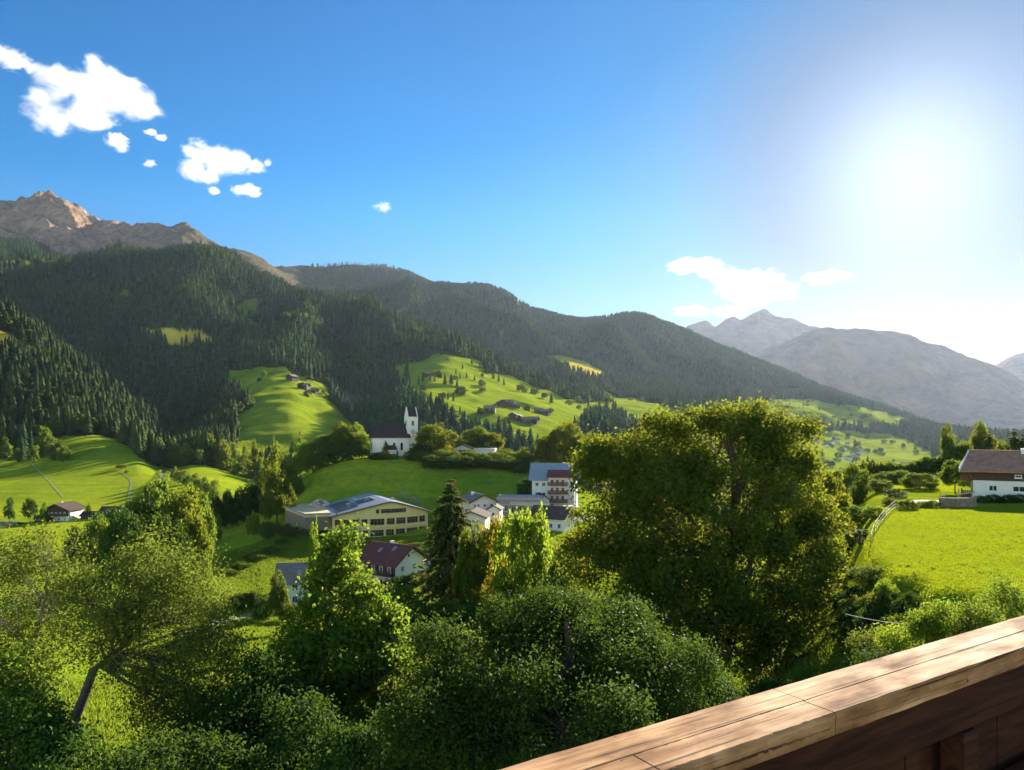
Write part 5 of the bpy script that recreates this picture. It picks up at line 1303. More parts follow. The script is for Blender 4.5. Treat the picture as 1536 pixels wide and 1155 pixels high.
# right-hand side, behind and beside the big tree
LB = ['yellow-green tree at the right flank of the big tree', 'green tree behind the right flank of the big tree', 'tree stepping down the slope right of the big tree', 'rounded tree half way down the slope', 'round green bush on the slope crest', 'small round tree near the white gable', 'green bush under the slope crest', 'light bush by the wire fence', 'broad bush beyond the hedge block', 'round bush left of the yard', 'dark round bush on the slope crest', 'bush just above the wire fence', 'pale bush at the foot of the slope trees', 'wide low bush right of the big tree', 'bush in the gap under the slope trees']
for i, (px_, py_, Y_, w_, mm, sh) in enumerate(((1238, 712, 104, 66, 'lime', 'round'), (1272, 700, 128, 56, 'ash', 'round'), (1248, 768, 90, 66, 'lime', 'round'), (1280, 760, 98, 56, 'ash', 'round'), (1330, 708, 150, 38, 'ash', 'bush'), (1304, 712, 168, 30, 'lime', 'round'), (1316, 728, 128, 40, 'ash', 'bush'), (1310, 766, 92, 34, 'bright', 'bush'), (1382, 719, 132, 50, 'ash', 'bush'), (1352, 704, 150, 32, 'ash', 'bush'), (1343, 742, 116, 26, 'dark', 'bush'), (1336, 756, 104, 22, 'lime', 'bush'), (1255, 850, 76, 56, 'ash', 'bush'), (1232, 820, 82, 60, 'lime', 'bush'), (1290, 812, 82, 44, 'dark', 'bush'))):
    mt(px_, py_, Y_, w_, mm, sh, LB[i], v=i % 2, fine=True)
mt(1434, 692, 122, 46, 'ash', 'round', 'bright rounded tree left of the white chalet', fine=True)
mt(1424, 640, 186, 32, 'lime', 'tall', 'tall slim tree left of the skyline trees above the chalet', fine=True)
mt(1466, 637, 178, 44, 'lime', 'tall', 'tallest leafy tree behind the white chalet', fine=True)
mt(1444, 664, 182, 40, 'apple', 'round', 'pale tree between the two tall slim trees behind the chalet', fine=True)
mt(1498, 664, 190, 30, 'lime', 'round', 'pale round tree behind the chalet roof', fine=True)
for k in range(9):
    mt(1296 + 13.5 * k, 692 - (k > 6) * 6 + (k * 19 % 6), 186 - k, 26, 'ash' if k % 2 else 'lime', 'round', 'small tree in the row along the far side of the little field', 'trees in the row along the little field', v=k % 2, fine=False)
for k in range(5):
    mt(1388 + 11 * k, 684 + (k % 2) * 4, 176, 26, 'dark', 'tall', 'dark dense tree in the screen beside the little field', 'dark trees of the screen', v=k % 2, fine=True)
for i, (px_, py_, Y_, w_, mm) in enumerate(((1384, 762, 101, 18, 'bright'), (1399, 759, 101, 20, 'ash'), (1474, 762, 106, 22, 'dark'), (1492, 763, 106, 24, 'dark'), (1512, 762, 106, 24, 'dark'), (1531, 762, 106, 24, 'dark'))):
    mt(px_, py_, Y_, w_, mm, 'bush', ['pale little bush at the top of the meadow', 'green bush at the end of the stone wall', 'dark hedge bush under the white chalet wall', 'dark hedge bush under the white chalet wall', 'dark hedge bush under the white chalet wall', 'dark hedge bush under the white chalet wall'][i], [None, None] [0] if i < 2 else 'hedge bushes under the chalet', v=i % 2, fine=True)
hb = mt(1361, 751, 99, 27, 'lime', 'bush', 'clipped block of hedge at the top corner of the meadow', name='hedge', cat='hedge', fine=True)
# hedge along the lower edge of the meadow, falling away below it
rr_ = np.random.default_rng(21)
edge = [(1300, 838, 63), (1330, 858, 57), (1360, 872, 53), (1395, 886, 50), (1430, 896, 47.5), (1465, 905, 45.5), (1500, 912, 43.5)]
for k in range(46):
    t_ = k / 45 * (len(edge) - 1.001); i = int(t_); f_ = t_ - i
    px_, py_, Y_ = [edge[i][q] * (1 - f_) + edge[i + 1][q] * f_ for q in range(3)]
    drop = rr_.uniform(0, 1) ** .8
    mt(px_ + rr_.uniform(-14, 8) - drop * 26, py_ + 4 + drop * 58, Y_ - 1.5 - drop * 4, rr_.uniform(34, 58), ['dark', 'ash', 'dark', 'lime', 'dark'][k % 5], 'bush',
       'shrub in the hedge on the bank below the meadow', 'shrubs of the bank hedge', v=k % 2, fine=True)
mt(1330, 868, 53, 34, 'bright', 'tall', 'sunlit bushy sapling on the bank below the meadow', fine=True)
# far fields: hedgerow trees
pts = []
LBF = 'small tree dotted on the sunlit meadow terrace'
for i in range(len(MEADOWS)):
    a, b, pl = MEADOWS[i]
    if i in (1, 3, 5, 7, 8):
        n = {1: 8, 3: 46, 5: 16, 7: 60, 8: 120}[i]
        xs3 = [p[0] for p in pl]; ys3 = [p[1] for p in pl]; cnt = 0
        cand_px = rr_.uniform(max(340, min(xs3)), min(1440, max(xs3)), 9000); cand_Y = rr_.uniform(a, b, 9000)
        zz = bilin(Z, cand_px, cand_Y); cpy = HY - zz / cand_Y * F
        ok = in_poly(cand_px, cpy, pl) & ((zz + 4) / cand_Y > bilin(HID, cand_px, cand_Y))
        # gather along hedgerows
        ok &= np.abs(perlin(cand_px / 40, cand_Y / 160, 71 + i)) < .06
        sel = np.where(ok)[0][:n]
        for j in sel:
            pts.append((cand_px[j], cand_Y[j], i))
for j, (px_, Y_, i) in enumerate(pts):
    con = rr_.uniform() < (.4 if i in (1, 3) else .12)
    b = G(px_, Y_)
    if con:
        h_ = rr_.uniform(10, 22); o = empty('spruce_tree', b, rr_.uniform(0, 6), 'dark lone spruce on the sunlit meadow terraces', 'tree', 'lone spruces on the meadow terraces'); wd2 = h_ * rr_.uniform(.9, 1.3)
        o.scale = (wd2, wd2, h_); obj('trunk', TRUNKM, o); obj('crown', protos[j % 3], o)
    else:
        h_ = rr_.uniform(6, 14); c_, t_ = proto('round' if j % 3 else 'bush', 'ash' if j % 2 else 'wood', j % 2, False)
        o = empty('broadleaf_tree', b, rr_.uniform(0, 6), 'small leafy tree dotted on the far sunlit meadows', 'tree', 'small trees on the far meadows')
        wd2 = h_ * rr_.uniform(.8, 1.5); o.scale = (wd2, wd2, h_); obj('trunk', t_, o); obj('crown', c_, o)
# spruces standing on the middle meadow in clumps
for i, (px_, py_, Y_) in enumerate(((592, 532, 1420), (610, 535, 1400), (612, 548, 1330), (650, 538, 1500), (664, 536, 1520), (674, 538, 1520), (634, 558, 1260), (645, 562, 1240), (628, 564, 1240), (652, 566, 1230), (694, 550, 1400), (684, 560, 1330), (700, 562, 1330), (712, 562, 1330), (690, 566, 1300), (720, 545, 1500), (730, 550, 1480), (740, 555, 1450), (748, 560, 1430), (756, 566, 1400), (672, 592, 1050), (680, 588, 1050), (690, 608, 960), (682, 612, 940))):
    b = G(px_, Y_); h_ = max(12, (HY - py_) / F * Y_ - b[2]); h_ = min(h_, 36)
    o = empty('spruce_tree', b, rng.uniform(0, 6), 'tall spruce standing in a clump on the middle meadow', 'tree', 'spruces in clumps on the middle meadow'); o.scale = (h_, h_, h_)
    obj('trunk', TRUNKM, o); obj('crown', protos[i % 3], o)
# ------------------------------------------------------------------ trees close to the balcony
def B(px, py, Y, rx, ry=None, rd=None):
    """an ellipsoid of foliage: centre at a photo place and distance, half sizes in photo pixels at that distance"""
    k = Y / F; ry = ry or rx; rd = rd or (rx + ry) / 2
    return (P(px, py, Y), (rx * k, rd * k, ry * k))
# the big tree
Yb = 69
big = [B(1100, 672, 69, 78, 58), B(1040, 665, 71, 66, 48), B(1175, 662, 68, 48, 44), B(1195, 645, 67, 26, 22), B(1130, 640, 70, 46, 32), B(990, 700, 70, 74, 56), B(920, 730, 70, 58, 60), B(895, 700, 71, 28, 40),
       B(905, 800, 69, 50, 56), B(1000, 790, 66, 86, 70), B(1100, 770, 65, 92, 76), B(1180, 750, 67, 58, 70), B(1195, 840, 66, 62, 62), B(1125, 860, 63, 86, 70), B(1020, 870, 64, 86, 60), B(930, 860, 67, 56, 50),
       B(1180, 920, 63, 62, 58), B(1100, 950, 61, 72, 52), B(1195, 985, 60, 34, 40), B(1150, 1000, 60, 44, 44), B(1060, 985, 61, 60, 44), B(1222, 890, 66, 30, 36), B(1230, 850, 67, 22, 26)]
big += [B(888, 850, 69, 46, 56), B(950, 900, 66, 62, 50), B(1010, 930, 64, 66, 50), B(960, 800, 72, 70, 70), B(1200, 790, 68, 50, 60), B(1090, 905, 64, 90, 60), B(1160, 620, 69, 40, 24), B(1075, 632, 71, 50, 28), B(1000, 662, 70, 54, 42), B(945, 700, 70, 54, 46), B(1105, 628, 68, 50, 26), B(1000, 740, 67, 70, 60), B(1215, 830, 66, 40, 60)]
big = [(c, tuple(np.array(q) * 1.04)) for c, q in big]
tree('broadleaf_tree', 'huge spreading dark green tree with golden top rising beyond the dome-shaped tree', 'tree', None, G(1068, Yb), big, 'lime', 15000, 9, .9, .31, 101, .62,
     P(1090, 640, 69), M_BARK, .45, -.9, .66, .5, .1, .05, .22, puff=1.0)
# round dense tree right under the balcony
rd = [B(850, 1000, 27, 146, 98, 120), B(760, 1040, 25.5, 120, 110), B(950, 1010, 28, 110, 100), B(690, 1090, 24, 90, 100), B(850, 1100, 23.5, 150, 110), B(1030, 1010, 29, 72, 78), B(960, 1090, 26, 100, 90), B(800, 940, 29, 66, 44), B(900, 938, 29.5, 76, 42), B(1070, 1050, 30, 56, 56), B(720, 975, 27.5, 70, 50), B(665, 1010, 26, 46, 50)]
tree('broadleaf_tree', 'dense dome-shaped dark green tree close below the balcony rail', 'tree', None, (P(850, 1000, 27)[0], 27.0, gz(P(850, 1000, 27)[0], 27.0)), rd, 'dark', 12500, 13, .5, .125, 102, .26,
     P(850, 930, 27), M_BARK, .6, -.9, .58, .45, .05, .03, .2, stretch=(.8, .8, 1.25), puff=.85)
# bright maple
mp = [B(514, 812, 36.2, 20, 26), B(508, 845, 36, 32, 32), B(484, 872, 36, 30, 28), B(540, 872, 36, 30, 28), B(512, 912, 35, 56, 42), B(472, 950, 35.5, 40, 38), B(562, 945, 34.5, 40, 38), B(505, 992, 34, 84, 54), B(432, 1015, 35, 46, 52), B(585, 985, 34, 40, 34), B(545, 1068, 33, 74, 60), B(450, 1082, 33, 80, 64), B(395, 1095, 34, 50, 60), B(606, 1040, 33.5, 46, 36), B(515, 1138, 32, 90, 50), B(596, 1108, 32.5, 50, 46)]
tree('maple_tree', 'bright green maple with ragged pointed top close below the balcony', 'tree', None, (P(505, 1000, 35)[0], 35.0, gz(P(505, 1000, 35)[0], 35.0)), mp, 'maple', 6200, 10, .55, .20, 103, .22,
     P(505, 815, 36), M_BARK, .5, -.9, .78, .5, .12, .06, .12, puff=.42)
# yellow-green shoulder between maple and the dome tree
tree('broadleaf_tree', 'yellow-green young tree squeezed between maple and dome-shaped tree', 'tree', None, (P(650, 1000, 33)[0], 33.0, gz(P(650, 1000, 33)[0], 33.0)),
     [B(650, 1015, 33, 46, 36), B(620, 1050, 32.5, 46, 40), B(690, 985, 33.5, 30, 26), B(640, 1100, 31.5, 50, 50)], 'apple', 1100, 11, .5, .15, 104, .12, None, M_BARK, .5, -.9, .6, .5, .1, .06, .1)
# twiggy fruit tree with leaning trunk
base = P(92, 1128, 28.5); base[2] = min(base[2], gz(base[0], base[1]))
ft = [B(240, 850, 31, 66, 46), B(300, 870, 31.5, 44, 56), B(185, 900, 30, 76, 58), B(270, 930, 30, 82, 62), B(330, 940, 31, 36, 50), B(150, 960, 29, 56, 44), B(220, 985, 29, 76, 48), B(300, 1010, 29.5, 66, 56), B(330, 1060, 30, 40, 50), B(270, 1080, 29, 66, 46), B(215, 825, 31.5, 26, 30), B(120, 905, 29.5, 40, 40), B(340, 1110, 30, 40, 40), B(190, 1010, 29, 50, 32), B(255, 1040, 29, 54, 40), B(300, 960, 30, 50, 44), B(165, 935, 29.5, 50, 40)]
tree('fruit_tree', 'twiggy fruit tree with dark leaning trunk and thin yellow-green foliage', 'tree', None, tuple(base), ft, 'apple', 3300, 12, .62, .115, 105, .22,
     P(235, 870, 31), M_BARK, .25, -.95, .6, .45, .15, .22, .48, trunk_path=[base + (0, 0, -.3), P(112, 1080, 28.6), P(128, 1040, 28.7), P(140, 1005, 29), P(165, 985, 29.2), P(190, 965, 29.5), P(205, 920, 30), P(222, 880, 30.6)], puff=.42)
# pale-twigged tree at the very left
lt = [B(80, 830, 33, 58, 44), B(20, 840, 33, 46, 46), B(110, 860, 33, 36, 40), B(60, 900, 32.5, 76, 56), B(5, 930, 32, 50, 60), B(60, 980, 32, 70, 50), B(-40, 900, 33, 60, 70), B(115, 815, 33.5, 26, 22), B(20, 1010, 32, 50, 40)]
tree('fruit_tree', 'thin-leaved tree with pale bare twigs standing beside the leaning fruit tree', 'tree', None, (P(40, 1000, 32.5)[0], 32.5, gz(P(40, 1000, 32.5)[0], 32.5)), lt, 'apple', 1900, 11, .62, .12, 106, .15,
     P(70, 850, 33), M_BARK_PALE, .3, -.95, .6, .45, .12, .25, .15, puff=.45)
# dark shrubs at the bottom left
for i, (bl, mt_, n_, lab) in enumerate((
  ([B(20, 1110, 24, 76, 52), B(100, 1160, 23, 60, 40), B(-40, 1130, 24, 80, 70)], 'dark', 1500, 'dark leafy shrub in the bottom corner under the fruit tree'),
  ([B(260, 1165, 24, 80, 36), B(190, 1175, 23, 60, 34), B(330, 1160, 24.5, 60, 38)], 'dark', 1300, 'low leafy shrub below the fruit tree crown'),
  ([B(390, 1070, 29, 60, 60), B(350, 1120, 28, 60, 50), B(440, 1130, 27, 70, 60), B(400, 1020, 30, 36, 30)], 'dark', 2000, 'dark leafy shrub between the fruit tree and the maple'),
  ([B(600, 1130, 25, 66, 50), B(540, 1150, 25, 60, 40)], 'dark', 1200, 'dark shrub under the maple beside the dome-shaped tree'),
  ([B(20, 1015, 30, 60, 42), B(-20, 1040, 29.5, 60, 50)], 'ash', 1300, 'shaded dark foliage below the pale-twigged tree'))):
    c = np.mean([b[0] for b in bl], 0)
    tree('shrub', lab, 'shrub', None, (c[0], c[1], gz(c[0], c[1])), bl, mt_, n_, 12, .5, .14, 120 + i, .10, None, M_BARK, .5, -.95, .62, .5, .08, .04, .05)
# the tall fir
b = G(676, 110)
fir('fir_tree', 'tall dark fir with drooping boughs in front of the village', 'tree', None, b, (HY - 713) / F * 110 - b[2], 8.8, 31, whorls=36, per=11, sprays=18, lsize=1.0, lowest=.06, power=.80)
b = G(1521, 150)
fir('fir_tree', 'dark fir on the skyline behind the white chalet', 'tree', None, b, (HY - 641) / F * 150 - b[2], 3.6, 32, whorls=20, per=8, sprays=9, lsize=.8)
b = G(1484, 165)
fir('fir_tree', 'slim dark fir right of the tallest leafy tree behind the chalet', 'tree', None, b, (HY - 645) / F * 165 - b[2], 2.4, 33, whorls=20, per=8, sprays=8, lsize=.8)
b = G(1534, 150)
fir('fir_tree', 'second dark fir close beside the skyline fir behind the chalet', 'tree', None, b, (HY - 650) / F * 150 - b[2], 3.0, 34, whorls=18, per=8, sprays=8, lsize=.8)
# shrubs and weeds on the slope right below the rail
def nearshrub(px, py, Y, rx, ry, mat, n, ls, lab, seed, name='shrub', cat='shrub', group=None, shape=3):
    x = (px - CX) / F * Y; g = gz(x, Y)
    r = np.random.default_rng(seed)
    bl = [B(px + r.uniform(-.5, .5) * rx, py + r.uniform(-.3, .5) * ry, Y + r.uniform(-.5, .5), rx * r.uniform(.5, .8), ry * r.uniform(.5, .8)) for _ in range(shape)] + [B(px, py + ry * .3, Y, rx * .8, ry * .7)]
    tree(name, lab, cat, group, (x, Y, g), bl, mat, n, 10, .4, ls, seed, .05, None, M_BARK, .4, -.95, .6, .5, .1, .08, .05)
nearshrub(1500, 905, 38, 26, 40, 'ash', 420, .13, 'upright bushy shrub standing before the bright meadow above the rail', 201)
nearshrub(1420, 925, 36, 40, 26, 'bright', 460, .12, 'light green shrub just above the balcony rail', 202)
nearshrub(1460, 930, 34, 34, 26, 'ash', 420, .12, 'dark green shrub just above the balcony rail near the upright one', 203)
nearshrub(1390, 945, 36, 26, 20, 'maple', 300, .12, 'small fresh green shrub above the rail', 204)
nearshrub(1345, 955, 39, 26, 18, 'bright', 260, .12, 'small yellow-green shrub by the white tape', 205)
nearshrub(1300, 960, 44, 26, 16, 'apple', 240, .12, 'dry yellowish weed patch by the little clearing', 206)
nearshrub(1310, 990, 36, 24, 20, 'dark', 300, .11, 'dark little shrub at the edge of the clearing', 207)
nearshrub(1270, 935, 60, 22, 16, 'lime', 200, .16, 'leafy weeds at the back of the little clearing', 208)
nearshrub(1165, 1040, 44, 46, 30, 'dark', 500, .14, 'dark shrub at the foot of the big tree', 209)
nearshrub(1215, 1015, 52, 26, 22, 'bright', 260, .15, 'sunlit shrub at the foot of the big tree', 210)
# ------------------------------------------------------------------ lanes, wires, fences, grass, clouds
def sheet(name, rows, mat, lift=.06, kind='structure', label=None):
    """ribbon laid on the ground: rows of (px, Y, half width in metres)"""
    pts = np.array([G(p, y) for p, y, w in rows]); k = len(pts)
    tt = np.linspace(0, k - 1, k * 6); P2 = np.stack([pchip(np.arange(k), pts[:, q], tt) for q in range(2)], -1)
    W2 = np.interp(tt, np.arange(k), [w for *_, w in rows])
    d = np.gradient(P2, axis=0); d /= np.linalg.norm(d, axis=1)[:, None]; n = np.stack([-d[:, 1], d[:, 0]], -1)
    V = []; nw = 5
    for i in range(len(P2)):
        for q in np.linspace(-1, 1, nw):
            x, y = P2[i] + n[i] * W2[i] * q; V.append((x, y, gz(x, y) + lift))
    i = np.arange(len(P2) - 1)[:, None] * nw; j = np.arange(nw - 1)[None]
    Q = np.stack([i + j, i + j + 1, i + nw + j + 1, i + nw + j], -1).reshape(-1, 4)
    o = obj(name, fast_mesh(name, np.array(V), [Q], mat, True)); o['kind'] = kind
    if label: o['label'] = label
    return o
M_LANE = plain('gravel_lane', (.34, .29, .23), .95, .25, .8, .02)
M_ASPH = plain('asphalt', (.060, .060, .062), .9, .25, .5, .01)
M_DIRT = plain('dirt_track', (.20, .15, .085), .95, .3, .5, .02)
sheet('lane', [(250, 118, 1.4), (300, 126, 1.4), (345, 136, 1.4), (385, 143, 1.4), (408, 147, 1.4), (440, 149, 1.5), (500, 149, 1.5)], M_LANE, .10)
sheet('road', [(790, 234, 4), (828, 238, 5.5), (852, 242, 6), (880, 246, 5), (930, 252, 4)], M_ASPH, .12)
sheet('yard', [(1368, 106, 1.8), (1395, 108, 2.6), (1425, 107, 2.4), (1460, 107, 2.0)], M_LANE, .08)
sheet('track', [(222, 385, 1.3), (236, 440, 1.3), (243, 500, 1.3), (246, 550, 1.3)], M_DIRT, .12)
sheet('path', [(30, 560, .7), (60, 500, .7), (84, 440, .7), (95, 415, .7)], plain('worn_grass', (.17, .21, .025), .95, .2, .5), .10)
sheet('path', [(172, 500, .6), (195, 470, .7), (194, 420, .8), (190, 370, .8)], plain('mown_strip', (.19, .21, .03), .95, .2, .5), .10)
# two low hedges lining the track
for px0, lab in ((228, 'low dark hedge along the near side of the track on the left field'), (240, 'low dark hedge along the far side of the track on the left field')):
    r = np.random.default_rng(px0); c = []
    for t_ in np.linspace(0, 1, 260):
        Y_ = 395 + 140 * t_; p_ = px0 + 13 * t_ ** .8; x, y, z = G(p_, Y_); c.append((x + r.normal(0, .5), y, z + r.uniform(.1, 1.5)))
    c = np.repeat(np.array(c), 6, 0) + r.normal(0, .5, (260 * 6, 3)) * (1, 1, .5)
    V, Q = leaves(c, r.normal(0, 1, c.shape) + (0, 0, .5), .9, .8, r)
    tag(obj('hedge', fast_mesh('hedge', V, [Q], LM['ash'])), lab, 'hedge')
# overhead wires crossing to the right: each wire one thing, hung in a sag between two far pylons outside the view
M_WIRE = plain('wire', (.10, .10, .10), .6, .1)
for k, (a, b_, lab) in enumerate((((1180, 600, 620), (1760, 470, 470), 'topmost power line over the far valley'), ((1195, 604, 622), (1760, 492, 472), 'second power line from the top over the far valley'), ((1250, 626, 560), (1760, 512, 430), 'third power line from the top over the far valley'), ((1260, 630, 562), (1760, 530, 432), 'lowest power line over the far valley'))):
    A, C = P(*a), P(*b_); t_ = np.linspace(0, 1, 40)[:, None]; pp = A + (C - A) * t_ - np.array([0, 0, 1]) * 5.0 * np.sin(PI * t_)
    V, Q = tube_np(pp, np.full(40, .055), 5); tag(obj('power_line', fast_mesh('power_line', V, [Q], M_WIRE, True)), lab, 'wire')
# wire fence round the corner of the meadow
wf = empty('wire_fence', G(1322, 82), 0, 'pale wire fence with slim stakes at the corner of the meadow', 'fence')
o0 = np.array(wf.location)
path = [(1306, 71), (1312, 77), (1320, 83), (1328, 89), (1337, 95), (1345, 100)]
pp = [np.array(G(*q)) - o0 for q in path]
mw = plain('galvanised_wire', (.30, .26, .18), .7, .1)
for a in pp:
    m = MB(); m.tube([a + (0, 0, -.3), a + (0, 0, 1.25)], [.045, .04], 6); m.build('post', plain('stake_wood', (.36, .29, .18), .9), wf)
m = MB()
for a, b_ in zip(pp[:-1], pp[1:]):
    for z in (.35, .75, 1.15): m.bar(a + (0, 0, z), b_ + (0, 0, z), .014, .014)
    for t_ in (.33, .66): q = a + (b_ - a) * t_; m.bar(q + (0, 0, -.1), q + (0, 0, 1.15), .035, .035, 0, (0, 1, 0))
m.build('mesh', mw, wf)
# white electric-fence tape in the rough ground
M_TAPE = plain('white_tape', (.62, .62, .58), .6, .05)
A, C = P(1268, 921, 52), P(1378, 938, 44); t_ = np.linspace(0, 1, 20)[:, None]
pp = A + (C - A) * t_ - np.array([0, 0, 1]) * .12 * np.sin(PI * t_); V, Q = tube_np(pp, np.full(20, .018), 5)
tag(obj('fence_tape', fast_mesh('fence_tape', V, [Q], M_TAPE, True)), 'thin white fence tape strung over the rough ground below the meadow', 'fence tape')
# grass: standing blades on the meadow to the right and on the nearer slopes
def grass_stuff(name, label, px0, px1, Y0, Y1, n, hgt, mat, cond=None, tuft=5):
    r = np.random.default_rng(int(abs(px0) + Y0))
    Y = (r.uniform(0, 1, n) * (Y1 ** 2 - Y0 ** 2) + Y0 ** 2) ** .5; px = r.uniform(px0, px1, n)
    x = (px - CX) / F * Y; z = bilin(Z, px, Y)
    ok = (z + .5) / Y > bilin(HID, px, Y)
    if cond is not None: ok &= cond(px, Y, x, z)
    c = np.stack([x, Y, z], -1)[ok]; c = np.repeat(c, tuft, 0); m_ = len(c)
    hs = hgt * (.55 + .45 * fbm(c[:, 0] / 6, c[:, 1] / 6, 3, 5) + r.uniform(-.2, .5, m_)); hs = np.clip(hs, hgt * .25, hgt * 2)
    c[:, :2] += r.normal(0, hgt * .5, (m_, 2))
    a = r.uniform(0, 2 * PI, m_); d = np.stack([np.cos(a), np.sin(a), 0 * a], -1)
    wv = hs[:, None] * .22
    lean = r.normal(0, .35, (m_, 3)) * hs[:, None]; lean[:, 2] = 0
    V = np.stack([c - d * wv - (0, 0, .05), c + d * wv - (0, 0, .05), c + lean + np.stack([0 * hs, 0 * hs, hs], -1)], 1).reshape(-1, 3)
    o = obj(name, fast_mesh(name, V, [np.arange(3 * m_).reshape(-1, 3)], mat)); o['kind'] = 'stuff'; o['label'] = label
M_GRASS = leaf_mat('meadow_blade', [(.080, .115, .008), (.115, .160, .010), (.16, .19, .012)], (.40, .46, .014), .5, .55, .3, .12)
M_GRASS2 = leaf_mat('rough_blade', [(.05, .10, .012), (.085, .14, .014), (.14, .165, .022)], (.30, .38, .025), .5, .6, .3, .25)
grass_stuff('grass', 'short bright grass of the meadow beside the white chalet', 1285, 1620, 40, 104, 70000, .12, M_GRASS, lambda px, Y, x, z: z > -12.6)
grass_stuff('rough_grass', 'scattered taller tufts in the meadow beside the white chalet', 1300, 1620, 42, 100, 420, .26, M_GRASS2, lambda px, Y, x, z: z > -12, 14)
grass_stuff('grass', 'bright grass of the little field behind the bushes', 1330, 1440, 125, 172, 9000, .22, M_GRASS)
grass_stuff('rough_grass', 'rough tall grass on the slopes below the balcony', -60, 1420, 22, 64, 42000, .34, M_GRASS2, lambda px, Y, x, z: z < -12.4)
grass_stuff('rough_grass', 'grass on the lit slope around the lane and the orchard strip', 180, 640, 64, 235, 60000, .40, M_GRASS2)

# clouds: white bodies of mist far off, each its own
def cloud(label, parts, Y, seed, dens=1.0):
    """parts: (px, py, rx, ry) lobes in photo pixels at distance Y"""
    c0 = P(np.mean([p[0] for p in parts]), np.mean([p[1] for p in parts]), Y); k = Y / F
    r = np.random.default_rng(seed)
    import bmesh
    bm = bmesh.new(); lob = []
    for (px, py, rx, ry) in parts:
        c = P(px, py, Y + r.uniform(-.5, .5) * ry * k) - c0; R = np.array([rx, (rx + ry) * .6, ry]) * k * 1.0
        lob.append((c, R)); g = bmesh.ops.create_icosphere(bm, subdivisions=4, radius=1.0)
        for v in g['verts']: v.co = Vector(np.array(v.co) * R * 1.12 + c)
    me = bpy.data.meshes.new('cloud'); bm.to_mesh(me); bm.free()
    o = obj('cloud', me); o.location = c0
    md = o.modifiers.new('join', 'REMESH'); md.mode = 'VOXEL'; md.voxel_size = max(4.0, min(p[3] for p in parts) * k / 5)
    me.materials.append(cloud_mat(dens, lob, float(np.mean([min(p[2], p[3]) for p in parts]) * k), seed))
    return tag(o, label, 'cloud')
def cloud_mat(dens, lob, size, seed):
    """mist that thins out from the heart of each lobe and is torn by noise"""
    m = bpy.data.materials.new('cloud_mist'); m.use_nodes = True; nt = m.node_tree
    nt.nodes.remove(nt.nodes['Principled BSDF'])
    v = N(nt, 'ShaderNodeVolumePrincipled'); v.inputs['Color'].default_value = (.95, .965, .99, 1); v.inputs['Anisotropy'].default_value = .45
    tc = N(nt, 'ShaderNodeTexCoord').outputs['Object']
    field = None
    for c, R in lob:
        mp = N(nt, 'ShaderNodeMapping'); mp.inputs['Scale'].default_value = tuple(1 / R); mp.inputs['Location'].default_value = tuple(-c / R); L(nt, tc, mp.inputs[0])
        ln = N(nt, 'ShaderNodeVectorMath', _operation='LENGTH'); L(nt, mp.outputs[0], ln.inputs[0])
        f = mathn(nt, 'SUBTRACT', 1.0, ln.outputs['Value'])
        field = f if field is None else mathn(nt, 'SMOOTH_MAX', field, f)
    for n_ in nt.nodes:
        if n_.type == 'MATH' and n_.operation == 'SMOOTH_MAX': n_.inputs[2].default_value = .15
    mp = N(nt, 'ShaderNodeMapping'); mp.inputs['Location'].default_value = (seed * 911.0, seed * 577.0, 0); mp.inputs['Scale'].default_value = (.75, .75, 1.15); L(nt, tc, mp.inputs[0])
    n1 = noise(nt, .85 / size, 8, .66, mp.outputs[0], .5)
    s_ = mathn(nt, 'ADD', field, mathn(nt, 'MULTIPLY', mathn(nt, 'SUBTRACT', n1.outputs['Fac'], .5), 3.1))
    d = mathn(nt, 'MULTIPLY', mathn(nt, 'SUBTRACT', s_, .12), 1.0, True)
    d = mathn(nt, 'MULTIPLY', mathn(nt, 'POWER', d, 1.6), dens * 3.4 / size)
    L(nt, d, v.inputs['Density']); L(nt, v.outputs[0], nt.nodes['Material Output'].inputs['Volume'])
    return m
YL = 5200
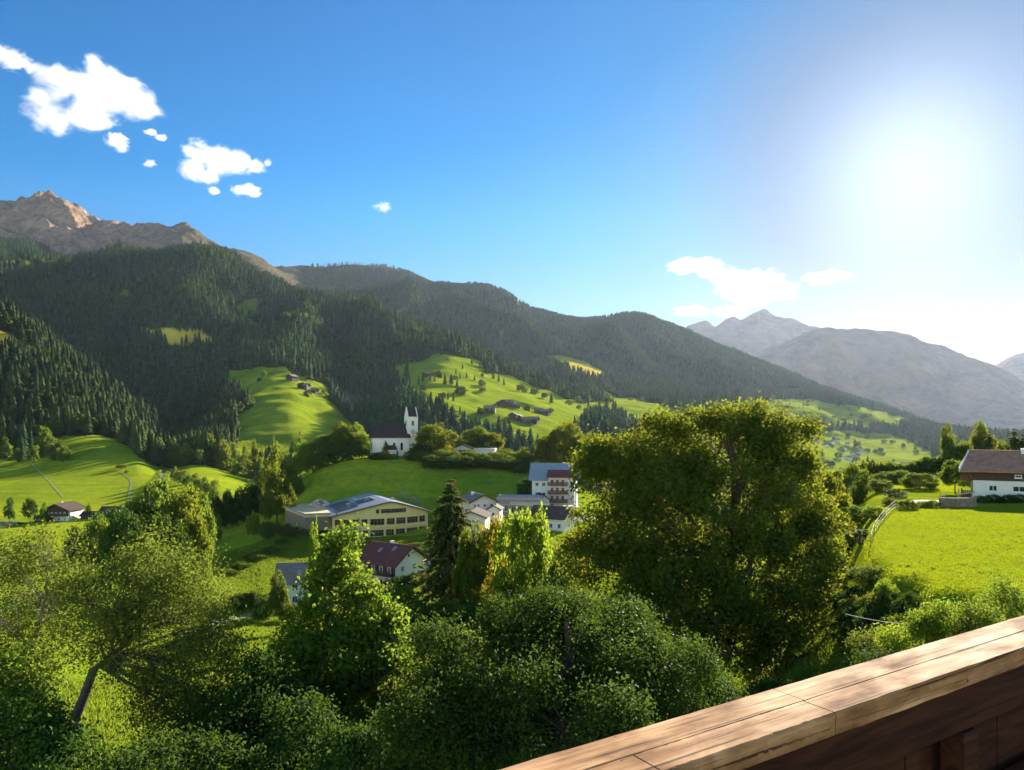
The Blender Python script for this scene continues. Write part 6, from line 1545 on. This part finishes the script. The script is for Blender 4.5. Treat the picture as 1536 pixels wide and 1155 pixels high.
cloud('large ragged white cloud high on the left', [(92, 130, 46, 34), (130, 140, 52, 40), (172, 140, 44, 34), (205, 155, 38, 24), (72, 175, 34, 26), (135, 178, 44, 20), (60, 145, 26, 22), (142, 100, 22, 18), (230, 165, 20, 12)], YL, 1)
cloud('cut-off wisp of cloud at the upper left corner', [(8, 84, 30, 14), (26, 94, 24, 14), (44, 104, 16, 8)], YL, 2, .7)
cloud('small oval cloud just under the large ragged one', [(176, 212, 18, 12), (184, 220, 14, 10)], YL, 3)
cloud('thin slanting wisp right of the small oval cloud', [(226, 198, 12, 5), (242, 207, 12, 5)], YL, 4, .8)
cloud('tiny faint cloud below the slanting wisp', [(224, 245, 11, 7)], YL, 5, .6)
cloud('middle-sized white cloud right of the large ragged one', [(300, 230, 26, 20), (325, 240, 36, 22), (350, 245, 32, 20), (290, 255, 22, 18), (310, 265, 22, 12), (382, 248, 24, 10), (402, 245, 9, 9)], YL, 6)
cloud('small white cloud beneath the middle-sized one', [(360, 286, 16, 9), (376, 286, 16, 11)], YL, 7)
cloud('tiny puff left of the small white cloud', [(320, 286, 10, 7)], YL, 8, .7)
cloud('faint speck of cloud alone in the middle of the sky', [(574, 312, 15, 9)], 7000, 9, .2)
YR = 14800
cloud('white cloud bank above the pointed far peak', [(1030, 400, 30, 14), (1058, 400, 28, 16), (1090, 415, 26, 14), (1110, 430, 40, 22), (1145, 425, 36, 22), (1170, 436, 30, 18), (1130, 445, 40, 14)], YR, 10)
cloud('flat white cloud right of the bank over the peak', [(1228, 418, 24, 10), (1248, 414, 24, 9), (1270, 413, 12, 5)], YR, 11)
cloud('low cloud resting left of the pointed far peak', [(1030, 466, 22, 7), (1046, 466, 20, 9)], YR, 12)
cloud('low cloud touching the shoulder of the pointed far peak', [(1090, 468, 20, 9), (1104, 468, 18, 10)], YR, 13)
cloud('long thin streak of cloud over the far right ridge', [(1440, 478, 40, 6), (1480, 480, 44, 6), (1520, 470, 36, 6)], YR, 14, .5)
cloud('pale streak of cloud low over the far right ridge', [(1475, 502, 34, 7), (1510, 500, 30, 8), (1535, 512, 26, 14)], YR, 15, .5)
